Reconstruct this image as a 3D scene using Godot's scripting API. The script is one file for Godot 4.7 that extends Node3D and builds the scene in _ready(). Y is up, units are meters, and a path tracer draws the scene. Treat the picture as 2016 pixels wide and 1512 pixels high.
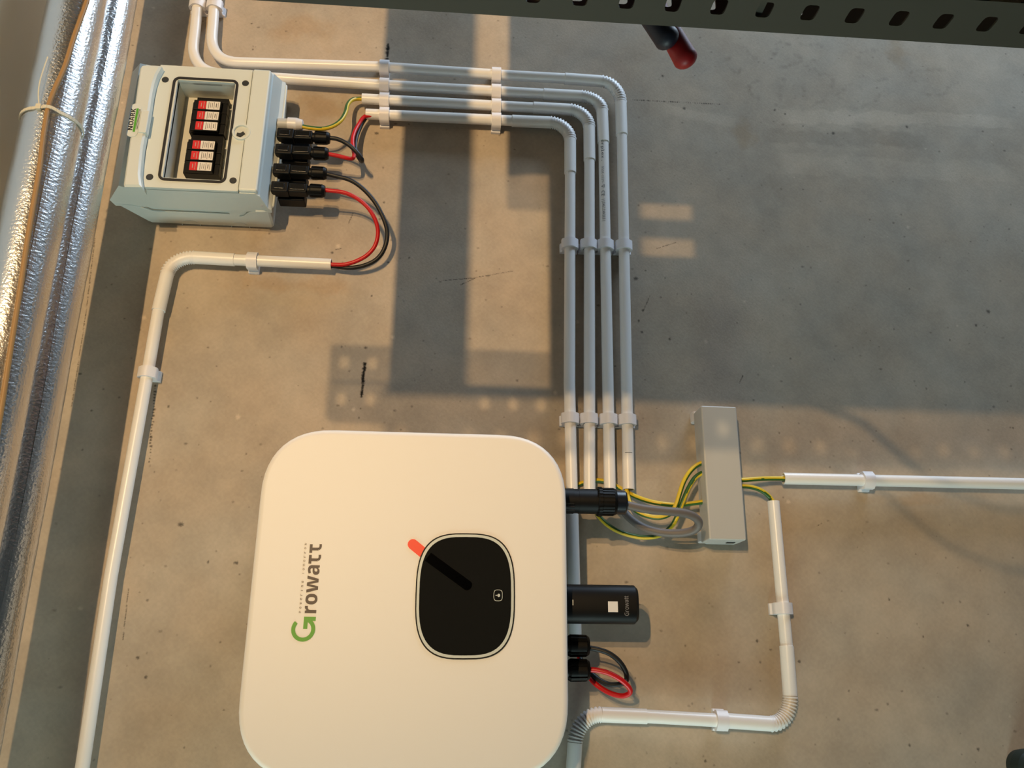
extends Node3D
# A technical-room wall with a solar inverter, a DC surge-protection box, conduits and insulated pipes.
# All modelling coordinates are wall coordinates in metres: x runs down the wall towards the floor,
# y runs along the wall to the right, z comes out of the wall into the room.
# place() turns them into the upright world (wall x = world -Y, wall y = world +X, wall z = world +Z).

const FLOOR := 1.6         # wall x of the floor
const CEIL := -1.0         # wall x of the ceiling
const BEAM := -0.665      # wall x of the underside of the beam over the foil pipes
const PIPE_N := 0.018      # distance of the conduit axes from the wall
const PIPE_R := 0.008

var turn := Basis(Vector3(0, 0, 1), -PI / 2)
var M := {}
var taken := {}
var clip_mesh: ArrayMesh

# ------------------------------------------------------------------ scene tree helpers
func place(p: Vector3) -> Vector3:
	return turn * p + Vector3(0, FLOOR, 0)

func numbered(called: String) -> String:
	if not taken.has(called):
		taken[called] = 0
		return called
	taken[called] += 1
	return "%s_%03d" % [called, taken[called]]

func tag(o: Node3D, label: String, category: String, group := "") -> void:
	o.set_meta("label", label)
	o.set_meta("category", category)
	if group != "":
		o.set_meta("group", group)

func thing(called: String, at: Vector3, label: String, category: String, group := "") -> Node3D:
	var o := Node3D.new()
	o.name = numbered(called)
	add_child(o, true)
	o.transform = Transform3D(turn, place(at))
	o.set_meta("at", at)
	tag(o, label, category, group)
	return o

# commits a surface as one part; vertices are wall coordinates, the part is shifted to its thing's base
func part(parent: Node3D, called: String, st: SurfaceTool, m: Material, label := "") -> MeshInstance3D:
	var o := MeshInstance3D.new()
	o.name = called
	o.mesh = st.commit()
	o.material_override = m
	parent.add_child(o, true)
	if parent.has_meta("at"):
		o.position = -(parent.get_meta("at") as Vector3)
	if label != "":
		o.set_meta("label", label)
	return o

func lone(called: String, at: Vector3, st: SurfaceTool, m: Material, label: String, category: String, group := "") -> MeshInstance3D:
	var o := MeshInstance3D.new()
	o.name = numbered(called)
	st.generate_tangents()
	o.mesh = st.commit()
	o.material_override = m
	add_child(o, true)
	o.transform = Transform3D(turn, place(Vector3.ZERO))
	tag(o, label, category, group)
	return o

func setting(called: String, st: SurfaceTool, m: Material) -> MeshInstance3D:
	var o := MeshInstance3D.new()
	o.name = called
	o.mesh = st.commit()
	o.material_override = m
	add_child(o, true)
	o.transform = Transform3D(turn, place(Vector3.ZERO))
	o.set_meta("kind", "structure")
	return o

# ------------------------------------------------------------------ mesh helpers
func mb() -> SurfaceTool:
	var st := SurfaceTool.new()
	st.begin(Mesh.PRIMITIVE_TRIANGLES)
	return st

func tri(st: SurfaceTool, a: Vector3, b: Vector3, c: Vector3, na: Vector3, nb: Vector3, nc: Vector3) -> void:
	var face := (b - a).cross(c - a)
	if face.length_squared() < 1e-18:
		return
	var flip := face.dot(na + nb + nc) > 0.0
	vert(st, a, na)
	if flip:
		vert(st, c, nc)
		vert(st, b, nb)
	else:
		vert(st, b, nb)
		vert(st, c, nc)

func vert(st: SurfaceTool, p: Vector3, n: Vector3) -> void:
	st.set_normal(n)
	st.set_uv(Vector2(p.x, p.y) * 4.0)
	st.add_vertex(p)

func quad(st: SurfaceTool, a: Vector3, b: Vector3, c: Vector3, d: Vector3, n: Vector3) -> void:
	tri(st, a, b, c, n, n, n)
	tri(st, a, c, d, n, n, n)

func box(st: SurfaceTool, lo: Vector3, hi: Vector3) -> void:
	for ax in 3:
		for s in 2:
			var n := Vector3.ZERO
			n[ax] = 1.0 if s else -1.0
			var p: Array[Vector3] = []
			for k in [[0, 0], [1, 0], [1, 1], [0, 1]]:
				var q := Vector3.ZERO
				q[ax] = hi[ax] if s else lo[ax]
				var b1 := (ax + 1) % 3
				var b2 := (ax + 2) % 3
				q[b1] = hi[b1] if k[0] else lo[b1]
				q[b2] = hi[b2] if k[1] else lo[b2]
				p.append(q)
			quad(st, p[0], p[1], p[2], p[3], n)

# box with rounded edges
func rbox(st: SurfaceTool, lo: Vector3, hi: Vector3, r: float, xf := Transform3D(), s := 2) -> void:
	var c := (lo + hi) / 2.0
	var h := (hi - lo) / 2.0
	for ax in 3:
		var b1 := (ax + 1) % 3
		var b2 := (ax + 2) % 3
		var g1 := steps(h[b1], r, s)
		var g2 := steps(h[b2], r, s)
		for side in [-1.0, 1.0]:
			var grid := []
			for i in g1.size():
				var row := []
				for j in g2.size():
					var p := Vector3.ZERO
					p[ax] = side * h[ax]
					p[b1] = g1[i]
					p[b2] = g2[j]
					var core := Vector3(clampf(p.x, -h.x + r, h.x - r), clampf(p.y, -h.y + r, h.y - r), clampf(p.z, -h.z + r, h.z - r))
					var n := (p - core).normalized()
					row.append([xf * (c + core + n * r), (xf.basis * n).normalized()])
				grid.append(row)
			for i in g1.size() - 1:
				for j in g2.size() - 1:
					var a: Array = grid[i][j]
					var b: Array = grid[i + 1][j]
					var d: Array = grid[i + 1][j + 1]
					var e: Array = grid[i][j + 1]
					tri(st, a[0], b[0], d[0], a[1], b[1], d[1])
					tri(st, a[0], d[0], e[0], a[1], d[1], e[1])

func steps(h: float, r: float, s: int) -> Array:
	var out := []
	for k in s + 1:
		out.append(-h + r - r * tan(PI / 4 * (1.0 - float(k) / s)))
	for k in s + 1:
		out.append(h - r + r * tan(PI / 4 * float(k) / s))
	return out

# smooth curve through points
func curve(p: Array, per := 8) -> PackedVector3Array:
	var out := PackedVector3Array()
	for i in p.size() - 1:
		var a: Vector3 = p[maxi(i - 1, 0)]
		var b: Vector3 = p[i]
		var c: Vector3 = p[i + 1]
		var d: Vector3 = p[mini(i + 2, p.size() - 1)]
		for k in per:
			out.append(b.cubic_interpolate(c, a, d, float(k) / per))
	out.append(p[p.size() - 1])
	return out

# round bar along a path; radii is a number or an array; stripe = [colour a, colour b, side that a faces, threshold]
func tube(st: SurfaceTool, pts: PackedVector3Array, radii: Variant, seg := 16, caps := true, stripe := []) -> void:
	var n := pts.size()
	var rings := []
	var t0 := (pts[1] - pts[0]).normalized()
	var nx := t0.cross(Vector3(0, 0, 1) if absf(t0.z) < 0.9 else Vector3(1, 0, 0)).normalized()
	var run := 0.0
	var last := t0
	var runs := []
	for i in n:
		var t := (pts[mini(i + 1, n - 1)] - pts[maxi(i - 1, 0)]).normalized()
		var ax := last.cross(t)
		if ax.length() > 1e-6:
			nx = nx.rotated(ax.normalized(), last.angle_to(t))
		nx = (nx - t * nx.dot(t)).normalized()
		last = t
		var ny := t.cross(nx)
		var r: float = radii[i] if radii is Array or radii is PackedFloat32Array else radii
		var ring := []
		for k in seg:
			var d := nx * cos(TAU * k / seg) + ny * sin(TAU * k / seg)
			ring.append([pts[i] + d * r, d])
		rings.append(ring)
		if i > 0:
			run += pts[i].distance_to(pts[i - 1])
		runs.append(run)
	for i in n - 1:
		for k in seg:
			var a: Array = rings[i][k]
			var b: Array = rings[i + 1][k]
			var c: Array = rings[i + 1][(k + 1) % seg]
			var d: Array = rings[i][(k + 1) % seg]
			if stripe:
				var side: Vector3 = (a[1] + c[1]).normalized()
				st.set_color(stripe[0] if side.dot((stripe[2] as Vector3).normalized()) > float(stripe[3]) else stripe[1])
			tri(st, a[0], b[0], c[0], a[1], b[1], c[1])
			tri(st, a[0], c[0], d[0], a[1], c[1], d[1])
	if caps:
		for e in [0, n - 1]:
			var nn := (pts[0] - pts[1]).normalized() if e == 0 else (pts[n - 1] - pts[n - 2]).normalized()
			for k in seg:
				tri(st, pts[e], rings[e][k][0], rings[e][(k + 1) % seg][0], nn, nn, nn)

# hollow pipe: outer wall, inner wall at the ends and the ring between them
func pipe(st: SurfaceTool, pts: PackedVector3Array, r: float, wall: float, seg := 24) -> void:
	tube(st, pts, r, seg, false)
	tube(st, pts, r - wall, seg, false)
	for e in [[0, 1], [pts.size() - 1, pts.size() - 2]]:
		var t := (pts[e[0]] - pts[e[1]]).normalized()
		var nx := t.cross(Vector3(0, 0, 1)).normalized()
		var ny := t.cross(nx)
		for k in seg:
			var d0 := nx * cos(TAU * k / seg) + ny * sin(TAU * k / seg)
			var d1 := nx * cos(TAU * (k + 1) / seg) + ny * sin(TAU * (k + 1) / seg)
			quad(st, pts[e[0]] + d0 * r, pts[e[0]] + d1 * r, pts[e[0]] + d1 * (r - wall), pts[e[0]] + d0 * (r - wall), t)

# corrugated hose along a path
func corrugated(st: SurfaceTool, path: PackedVector3Array, r0: float, r1: float, ribs: int) -> void:
	var c := Curve3D.new()
	for p in path:
		c.add_point(p)
	var len := c.get_baked_length()
	var pts := PackedVector3Array()
	var rad := []
	var n := ribs * 8
	for i in n + 1:
		var s := float(i) / n
		pts.append(c.sample_baked(s * len, true))
		rad.append(r0 + (r1 - r0) * pow(0.5 - 0.5 * cos(TAU * s * ribs), 0.7))
	tube(st, pts, rad, 24, true)

# turned part along an axis: profile of (distance along axis, radius)
func lathe(st: SurfaceTool, o: Vector3, axis: Vector3, profile: Array, seg := 24, flute := 0, depth := 0.0) -> void:
	var t := axis.normalized()
	var nx := t.cross(Vector3(0, 0, 1) if absf(t.z) < 0.9 else Vector3(1, 0, 0)).normalized()
	var ny := t.cross(nx)
	for i in profile.size() - 1:
		var p: Array = profile[i]
		var q: Array = profile[i + 1]
		var slope := Vector2(float(q[1]) - float(p[1]), float(q[0]) - float(p[0])).normalized()
		for k in seg:
			var d := []
			for j in 2:
				var ang := TAU * (k + j) / seg
				d.append(nx * cos(ang) + ny * sin(ang))
			var f0 := 1.0
			var f1 := 1.0
			if flute and p.size() > 2 and q.size() > 2:
				f0 = 1.0 - depth * float((k * flute * 2 / seg) % 2)
				f1 = 1.0 - depth * float((k * flute * 2 / seg) % 2)
			var n0: Vector3 = (d[0] * slope.y - t * slope.x).normalized()
			var n1: Vector3 = (d[1] * slope.y - t * slope.x).normalized()
			var a: Vector3 = o + t * float(p[0]) + d[0] * float(p[1]) * f0
			var b: Vector3 = o + t * float(p[0]) + d[1] * float(p[1]) * f1
			var c: Vector3 = o + t * float(q[0]) + d[1] * float(q[1]) * f1
			var e: Vector3 = o + t * float(q[0]) + d[0] * float(q[1]) * f0
			tri(st, a, b, c, n0, n1, n1)
			tri(st, a, c, e, n0, n1, n0)
			if flute and p.size() > 2 and q.size() > 2:      # the flank between a rib and a groove
				var f2 := 1.0 - depth * float((((k + 1) % seg) * flute * 2 / seg) % 2)
				if not is_equal_approx(f1, f2):
					var b2: Vector3 = o + t * float(p[0]) + d[1] * float(p[1]) * f2
					var c2: Vector3 = o + t * float(q[0]) + d[1] * float(q[1]) * f2
					var fl := t.cross(d[1]).normalized() * (1.0 if f2 < f1 else -1.0)
					quad(st, b, c, c2, b2, fl)

# flat shape (local x, y) pushed out along local z from z0 to z1, with a small chamfer on the front rim
func extrude(st: SurfaceTool, poly: PackedVector2Array, z0: float, z1: float, bevel := 0.0, xf := Transform3D()) -> void:
	var n := poly.size()
	var area := 0.0
	for i in n:
		area += poly[i].cross(poly[(i + 1) % n])
	if area < 0:
		poly = poly.duplicate()
		poly.reverse()
	var en := []
	for i in n:
		var e := (poly[(i + 1) % n] - poly[i]).normalized()
		en.append(Vector2(e.y, -e.x))
	var vn0 := []
	var vn1 := []
	var inset := PackedVector2Array()
	for i in n:
		var p: Vector2 = en[(i + n - 1) % n]
		var q: Vector2 = en[i]
		var m := (p + q).normalized()
		inset.append(poly[i] - m * bevel / maxf(m.dot(q), 0.4))
		vn0.append(m if p.dot(q) > 0.7 else p)   # normal at vertex i for the edge before it
		vn1.append(m if p.dot(q) > 0.7 else q)   # ... and for the edge after it
	var zb := z1 - bevel
	for i in n:
		var j := (i + 1) % n
		var a := poly[i]
		var b := poly[j]
		var na := xf.basis * Vector3(vn1[i].x, vn1[i].y, 0)
		var nb := xf.basis * Vector3(vn0[j].x, vn0[j].y, 0)
		tri(st, xf * Vector3(a.x, a.y, z0), xf * Vector3(b.x, b.y, z0), xf * Vector3(b.x, b.y, zb), na, nb, nb)
		tri(st, xf * Vector3(a.x, a.y, z0), xf * Vector3(b.x, b.y, zb), xf * Vector3(a.x, a.y, zb), na, nb, na)
		if bevel > 0.0:
			var up := xf.basis.z
			var ma := (na + up).normalized()
			var mm := (nb + up).normalized()
			var c := inset[i]
			var d := inset[j]
			tri(st, xf * Vector3(a.x, a.y, zb), xf * Vector3(b.x, b.y, zb), xf * Vector3(d.x, d.y, z1), ma, mm, mm)
			tri(st, xf * Vector3(a.x, a.y, zb), xf * Vector3(d.x, d.y, z1), xf * Vector3(c.x, c.y, z1), ma, mm, ma)
	var idx := Geometry2D.triangulate_polygon(poly)
	for k in range(0, idx.size(), 3):
		var f := xf.basis.z
		tri(st, xf * v3(inset[idx[k]], z1), xf * v3(inset[idx[k + 1]], z1), xf * v3(inset[idx[k + 2]], z1), f, f, f)
		tri(st, xf * v3(poly[idx[k]], z0), xf * v3(poly[idx[k + 1]], z0), xf * v3(poly[idx[k + 2]], z0), -f, -f, -f)

func v3(p: Vector2, z: float) -> Vector3:
	return Vector3(p.x, p.y, z)

# flat ring between two outlines with the same number of points, from z0 to z1
func ring(st: SurfaceTool, outer: PackedVector2Array, inner: PackedVector2Array, z0: float, z1: float, xf := Transform3D()) -> void:
	var n := outer.size()
	for i in n:
		var j := (i + 1) % n
		quad(st, xf * v3(outer[i], z1), xf * v3(outer[j], z1), xf * v3(inner[j], z1), xf * v3(inner[i], z1), xf.basis.z)
		var e := (outer[j] - outer[i]).normalized()
		var o := Vector2(e.y, -e.x)
		if o.dot(outer[i] - inner[i]) < 0:
			o = -o
		var on := xf.basis * Vector3(o.x, o.y, 0)
		quad(st, xf * v3(outer[i], z0), xf * v3(outer[j], z0), xf * v3(outer[j], z1), xf * v3(outer[i], z1), on)
		quad(st, xf * v3(inner[i], z0), xf * v3(inner[j], z0), xf * v3(inner[j], z1), xf * v3(inner[i], z1), -on)

func round_rect(c: Vector2, h: Vector2, r: float, per := 6) -> PackedVector2Array:
	var out := PackedVector2Array()
	for q in 4:
		var k := Vector2([1, -1, -1, 1][q], [1, 1, -1, -1][q])
		for i in per + 1:
			var a := PI / 2 * (q + float(i) / per)
			out.append(c + Vector2(k.x * (h.x - r), k.y * (h.y - r)) + Vector2(cos(a), sin(a)) * r)
	return out

func squircle(c: Vector2, h: Vector2, e: float, n := 64) -> PackedVector2Array:
	var out := PackedVector2Array()
	for i in n:
		var a := TAU * i / n
		out.append(c + Vector2(signf(cos(a)) * pow(absf(cos(a)), 2.0 / e) * h.x, signf(sin(a)) * pow(absf(sin(a)), 2.0 / e) * h.y))
	return out

# lettering of a given length and height; reads along `along`, letters stand up towards `up`
func letters(parent: Node3D, words: String, centre: Vector3, along: Vector3, up: Vector3, length: float, height: float, m: Material, bold := false, face := "Droid Sans") -> MeshInstance3D:
	var font := SystemFont.new()
	font.font_names = PackedStringArray([face])
	if bold:
		font.font_weight = 700
	var t := TextMesh.new()
	t.text = words
	t.font = font
	t.font_size = 64
	t.pixel_size = 0.01
	t.depth = 0.02
	var box_size := t.get_aabb()
	var o := MeshInstance3D.new()
	o.name = "lettering"
	o.mesh = t
	o.material_override = m
	parent.add_child(o, true)
	var s := Vector3(length / maxf(box_size.size.x, 0.001), height / maxf(box_size.size.y, 0.001), 0.012)
	var b := Basis(along.normalized() * s.x, up.normalized() * s.y, along.cross(up).normalized() * s.z)
	o.transform = Transform3D(b, centre - b * box_size.get_center() - (parent.get_meta("at") as Vector3))
	return o

# ------------------------------------------------------------------ materials
func mat(c: Color, rough := 0.5, metal := 0.0) -> StandardMaterial3D:
	var m := StandardMaterial3D.new()
	m.albedo_color = c
	m.roughness = rough
	m.metallic = metal
	return m

func noise(kind: int, freq: float, oct: int, sd: int) -> FastNoiseLite:
	var n := FastNoiseLite.new()
	n.noise_type = kind as FastNoiseLite.NoiseType
	n.frequency = freq
	n.fractal_octaves = oct
	n.seed = sd
	return n

func bumps(freq: float, oct: int, sd: int, strength: float, size := 512) -> NoiseTexture2D:
	var t := NoiseTexture2D.new()
	t.width = size
	t.height = size
	t.seamless = true
	t.as_normal_map = true
	t.bump_strength = strength
	t.noise = noise(FastNoiseLite.TYPE_SIMPLEX_SMOOTH, freq, oct, sd)
	return t

func make_materials() -> void:
	M.pvc = mat(Color(0.93, 0.925, 0.915), 0.32)
	M.clip = mat(Color(0.91, 0.905, 0.92), 0.38)
	M.flex = mat(Color(0.92, 0.915, 0.91), 0.4)
	M.black = mat(Color(0.022, 0.021, 0.021), 0.5)
	M.black.metallic_specular = 0.35
	M.black_gloss = mat(Color(0.03, 0.03, 0.03), 0.28)
	M.black_cable = mat(Color(0.055, 0.053, 0.055), 0.5)
	M.red_cable = mat(Color(0.76, 0.05, 0.07), 0.42)
	M.grey_cable = mat(Color(0.42, 0.395, 0.38), 0.55)
	M.earth = mat(Color(1, 1, 1), 0.42)
	M.earth.vertex_color_use_as_albedo = true
	M.box = mat(Color(0.83, 0.855, 0.835), 0.36)
	M.box_in = mat(Color(0.83, 0.83, 0.79), 0.5)
	M.inverter = mat(Color(0.955, 0.935, 0.905), 0.5)
	M.inverter_body = mat(Color(0.22, 0.22, 0.23), 0.5, 0.3)
	M.glass = mat(Color(0.10, 0.095, 0.08), 0.06)
	M.film = mat(Color(0.004, 0.004, 0.004), 0.12)
	M.film.metallic_specular = 0.25
	M.silver = mat(Color(0.80, 0.82, 0.79), 0.4)
	M.ink = mat(Color(0.30, 0.245, 0.225), 0.5)
	M.ink_light = mat(Color(0.46, 0.41, 0.38), 0.5)
	M.green_ink = mat(Color(0.30, 0.62, 0.07), 0.45)
	M.orange = mat(Color(0.98, 0.24, 0.09), 0.45)
	M.white = mat(Color(0.91, 0.90, 0.89), 0.45)
	M.red_print = mat(Color(0.84, 0.12, 0.14), 0.5)
	M.dark_print = mat(Color(0.07, 0.06, 0.06), 0.6)
	M.pale_print = mat(Color(0.70, 0.69, 0.67), 0.5)
	M.grey_print = mat(Color(0.52, 0.51, 0.51), 0.5)
	M.screw = mat(Color(0.15, 0.16, 0.16), 0.5)
	M.block = mat(Color(0.73, 0.73, 0.715), 0.45)
	M.gland = mat(Color(0.86, 0.85, 0.85), 0.35)
	M.blue_black = mat(Color(0.05, 0.07, 0.11), 0.3)
	M.copper = mat(Color(0.62, 0.48, 0.29), 0.5)
	M.tie = mat(Color(0.82, 0.80, 0.72), 0.4)
	M.rack = mat(Color(0.225, 0.212, 0.168), 0.55, 0.1)
	M.board = mat(Color(0.55, 0.45, 0.33), 0.8)
	M.card = mat(Color(0.55, 0.42, 0.28), 0.85)
	M.crate_red = mat(Color(0.45, 0.07, 0.06), 0.5)
	M.crate_grey = mat(Color(0.22, 0.22, 0.25), 0.55)
	M.tool_red = mat(Color(0.55, 0.035, 0.045), 0.5)
	M.tool_blue = mat(Color(0.08, 0.085, 0.14), 0.5)
	M.steel = mat(Color(0.6, 0.6, 0.6), 0.3, 0.9)
	M.grip = mat(Color(0.07, 0.13, 0.11), 0.6)
	M.wood = mat(Color(0.86, 0.85, 0.82), 0.5)
	M.plain = mat(Color(0.56, 0.55, 0.53), 0.9)
	M.ceiling = mat(Color(0.92, 0.905, 0.86), 0.9)
	M.ground = mat(Color(0.36, 0.355, 0.345), 0.85)
	var pane := mat(Color(0.9, 0.95, 1.0, 0.06), 0.02)
	pane.transparency = BaseMaterial3D.TRANSPARENCY_ALPHA
	M.pane = pane
	# aluminium foil jacket: crinkled metal
	var foil := mat(Color(0.90, 0.90, 0.90), 0.27, 1.0)
	foil.uv1_triplanar = true
	foil.uv1_scale = Vector3(13, 13, 13)
	foil.normal_enabled = true
	foil.normal_texture = bumps(0.035, 4, 11, 6.0)
	foil.normal_scale = 0.42
	M.foil = foil
	var bulb := mat(Color(1, 0.9, 0.75), 0.4)
	bulb.emission_enabled = true
	bulb.emission = Color(1.0, 0.84, 0.62)
	bulb.emission_energy_multiplier = 6.0
	M.bulb = bulb
	M.wall = wall_material()

# cement-rendered concrete: mottling, grain, stains, trowel bands, pencil and drill marks
const TW := 1660
const TH := 1700
const T0 := Vector2(-0.66, -0.75)     # wall point of the texture's first pixel; one pixel is a millimetre

func wall_material() -> StandardMaterial3D:
	var big := noise(FastNoiseLite.TYPE_SIMPLEX_SMOOTH, 0.0045, 4, 3).get_image(TW, TH).get_data()
	var mid := noise(FastNoiseLite.TYPE_SIMPLEX_SMOOTH, 0.02, 3, 8).get_image(TW, TH).get_data()
	var tint := noise(FastNoiseLite.TYPE_SIMPLEX_SMOOTH, 0.007, 3, 21).get_image(TW, TH).get_data()
	var grain_img := noise(FastNoiseLite.TYPE_VALUE_CUBIC, 0.35, 2, 14).get_image(TW, TH)
	var grain := grain_img.get_data()
	var out := PackedByteArray()
	out.resize(TW * TH * 3)
	var at := 0
	for i in TW * TH:
		var b := 0.885 + 0.0005 * big[i] + 0.00028 * mid[i] + 0.00026 * grain[i]
		var w := (tint[i] - 128) * 0.00014
		out[at] = int(minf(175.0 * (b + w), 255.0))
		out[at + 1] = int(minf(162.0 * b, 255.0))
		out[at + 2] = int(minf(145.0 * (b - w), 255.0))
		at += 3
	var rng := RandomNumberGenerator.new()
	rng.seed = 42
	# pits and specks all over
	for k in 1200:
		blot(out, Vector2(rng.randf_range(-0.65, 0.98), rng.randf_range(-0.74, 0.93)), rng.randf_range(0.0006, 0.0016), rng.randf_range(0.7, 0.9), rng)
	for k in 35:
		blot(out, Vector2(rng.randf_range(-0.65, 0.98), rng.randf_range(-0.74, 0.93)), rng.randf_range(0.0008, 0.0016), rng.randf_range(0.58, 0.8), rng)
	for k in 60:
		blot(out, Vector2(rng.randf_range(-0.65, 0.98), rng.randf_range(-0.74, 0.93)), rng.randf_range(0.001, 0.004), 1.15, rng)
	# pencil and drill marks
	for a in [[Vector2(-0.2035, 0.5639), Vector2(-0.2044, 0.5355), 0.0019, 0.45], [Vector2(-0.2066, 0.0229), Vector2(-0.2084, -0.0041), 0.0016, 0.36], [Vector2(-0.2077, -0.0026), Vector2(-0.2083, -0.0263), 0.0018, 0.36]]:
		scratch(out, a[0], a[1], a[2], a[3], rng)
	for a in [[Vector2(-0.2073, 0.0463), 0.0022], [Vector2(-0.2086, -0.0431), 0.0016], [Vector2(-0.2099, -0.0562), 0.0017], [Vector2(-0.2123, 0.3977), 0.0025], [Vector2(0.1821, 0.1705), 0.003], [Vector2(0.1841, 0.103), 0.0026], [Vector2(0.1879, 0.0857), 0.0022], [Vector2(0.1907, 0.1194), 0.0024], [Vector2(0.2286, 0.0762), 0.0024], [Vector2(0.1972, 0.1845), 0.0014], [Vector2(-0.2647, 0.1918), 0.002], [Vector2(-0.1529, 0.1889), 0.0018], [Vector2(-0.1827, 0.1801), 0.0017], [Vector2(-0.2036, 0.1259), 0.0016], [Vector2(-0.2027, 0.1833), 0.002], [Vector2(-0.2005, 0.2593), 0.002], [Vector2(-0.1992, 0.25), 0.0018], [Vector2(-0.1948, 0.2784), 0.0018], [Vector2(-0.4649, -0.0483), 0.0022], [Vector2(-0.1, -0.1996), 0.002], [Vector2(-0.3883, -0.2536), 0.002], [Vector2(-0.3531, -0.2543), 0.0022], [Vector2(-0.4286, -0.2064), 0.003], [Vector2(-0.4464, -0.3936), 0.0022], [Vector2(-0.4593, -0.3712), 0.002], [Vector2(0.7224, 0.1398), 0.004], [Vector2(0.6992, 0.1165), 0.0028], [Vector2(0.7282, -0.0426), 0.002], [Vector2(0.4217, 0.4809), 0.0022], [Vector2(0.438, 0.4742), 0.002], [Vector2(0.5147, 0.4425), 0.003], [Vector2(0.6406, 0.4628), 0.0028], [Vector2(0.5093, -0.2875), 0.002], [Vector2(0.5496, -0.3348), 0.0016], [Vector2(0.6139, -0.3197), 0.002], [Vector2(0.3775, -0.3677), 0.0022], [Vector2(0.5117, -0.468), 0.002], [Vector2(0.602, -0.4726), 0.0025], [Vector2(0.2454, -0.4868), 0.002], [Vector2(0.3234, -0.343), 0.0022], [Vector2(-0.4136, 0.5389), 0.0016], [Vector2(-0.4203, 0.5883), 0.0015], [Vector2(0.2718, 0.4741), 0.003], [Vector2(0.2399, 0.5343), 0.0025]]:
		blot(out, a[0], a[1] * 0.8, 0.58, rng)
	for k in 26:                                   # dotted line beside the long conduit
		var y := 760 + k * 6.0
		var p := (Vector2(-0.4856, -0.0195)).lerp(Vector2(-0.4797, -0.1292), k / 26.0)
		blot(out, p + Vector2(rng.randf_range(-0.001, 0.001), 0), rng.randf_range(0.0005, 0.0016), 0.45, rng)
	for k in 40:                                   # dotted snap line
		blot(out, (Vector2(0.1889, 0.485)).lerp(Vector2(0.3341, 0.4859), k / 40.0), rng.randf_range(0.0004, 0.0013), 0.5, rng)
	for a in [[Vector2(-0.1675, -0.2902), Vector2(-0.1687, -0.3372)], [Vector2(-0.4824, -0.2886), Vector2(-0.4801, -0.3499)], [Vector2(-0.1036, 0.1544), Vector2(-0.0594, 0.1604)], [Vector2(-0.0594, 0.1604), Vector2(0, 0.1746)], [Vector2(-0.0776, 0.1483), Vector2(-0.0557, 0.1606)], [Vector2(-0.2392, 0.2581), Vector2(-0.244, 0.241)], [Vector2(0.2023, 0.1434), Vector2(0.1915, 0.1194)], [Vector2(0.4202, -0.1908), Vector2(0.4278, -0.1865)], [Vector2(0.2157, 0.2215), Vector2(0.2459, 0.2332)], [Vector2(0.327, 0.0119), Vector2(0.3331, 0.0237)], [Vector2(-0.2528, 0.1989), Vector2(-0.26, 0.1969)], [Vector2(-0.1047, -0.1997), Vector2(-0.0507, -0.2099)], [Vector2(-0.6003, 0.1983), Vector2(-0.594, 0.0807)], [Vector2(-0.594, 0.0807), Vector2(-0.5911, -0.0516)]]:
		scratch(out, a[0], a[1], 0.0005, 0.62, rng)
	# lighter trowelled bands and the net of darker joints towards the top corner
	smear(out, Vector2(0.4166, 0.4699), Vector2(0.8449, 0.4854), 0.016, 1.08, rng)
	smear(out, Vector2(0.3964, 0.4305), Vector2(0.6759, 0.4409), 0.017, 0.93, rng)
	smear(out, Vector2(0.4087, 0.3826), Vector2(0.8256, 0.3832), 0.022, 1.05, rng)
	smear(out, Vector2(0.2336, 0.4707), Vector2(0.3568, 0.4546), 0.012, 1.06, rng)
	for c in [[Vector2(0.4886, 0.597), Vector2(0.5114, 0.5986), Vector2(0.4908, 0.6177)], [Vector2(0.3704, 0.5784), Vector2(0.3911, 0.5798), Vector2(0.3725, 0.6049)], [Vector2(0.4948, 0.5318), Vector2(0.5207, 0.5336), Vector2(0.4984, 0.5662)], [Vector2(0.4488, 0.589), Vector2(0.4697, 0.5905), Vector2(0.4511, 0.6138)], [Vector2(0.4122, 0.5164), Vector2(0.4379, 0.5181), Vector2(0.4148, 0.5463)], [Vector2(0.6, 0.5794), Vector2(0.6355, 0.5818), Vector2(0.604, 0.6104)], [Vector2(0.5661, 0.5168), Vector2(0.6009, 0.5191), Vector2(0.5688, 0.5388)], [Vector2(0.7021, 0.556), Vector2(0.7422, 0.5587), Vector2(0.706, 0.5817)]]:
		var o: Vector2 = c[0]
		for k in 40:
			var a := TAU * k / 40.0
			var wob := 1.0 + 0.16 * sin(3.0 * a + o.x * 90.0) + 0.12 * sin(5.0 * a + o.y * 70.0)
			if sin(2.0 * a + o.x * 50.0) < -0.55:
				continue
			blot(out, o + ((c[1] - o) * cos(a) + (c[2] - o) * sin(a)) * wob + Vector2(rng.randf_range(-0.002, 0.002), rng.randf_range(-0.002, 0.002)), 0.0034 * rng.randf_range(0.4, 1.2), rng.randf_range(0.94, 0.99), rng)
	# brownish damp stains
	for a in [[Vector2(-0.2931, 0.4366), 0.05, 0.03], [Vector2(-0.3061, 0.1397), 0.09, 0.014], [Vector2(-0.2953, 0.2722), 0.06, 0.02], [Vector2(0.3682, 0.4411), 0.018, 0.03], [Vector2(0.6487, 0.6136), 0.02, 0.03], [Vector2(-0.3362, 0.5818), 0.05, 0.03], [Vector2(0.5643, -0.1518), 0.08, 0.008]]:
		stain(out, a[0], Vector2(a[1], a[2]), rng)
	var img := Image.create_from_data(TW, TH, false, Image.FORMAT_RGB8, out)
	var m := mat(Color(1, 1, 1), 0.9)
	m.metallic_specular = 0.3
	m.albedo_texture = ImageTexture.create_from_image(img)
	var relief := noise(FastNoiseLite.TYPE_SIMPLEX, 0.2, 4, 33).get_image(TW, TH)
	relief.convert(Image.FORMAT_RGBA8)
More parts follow.
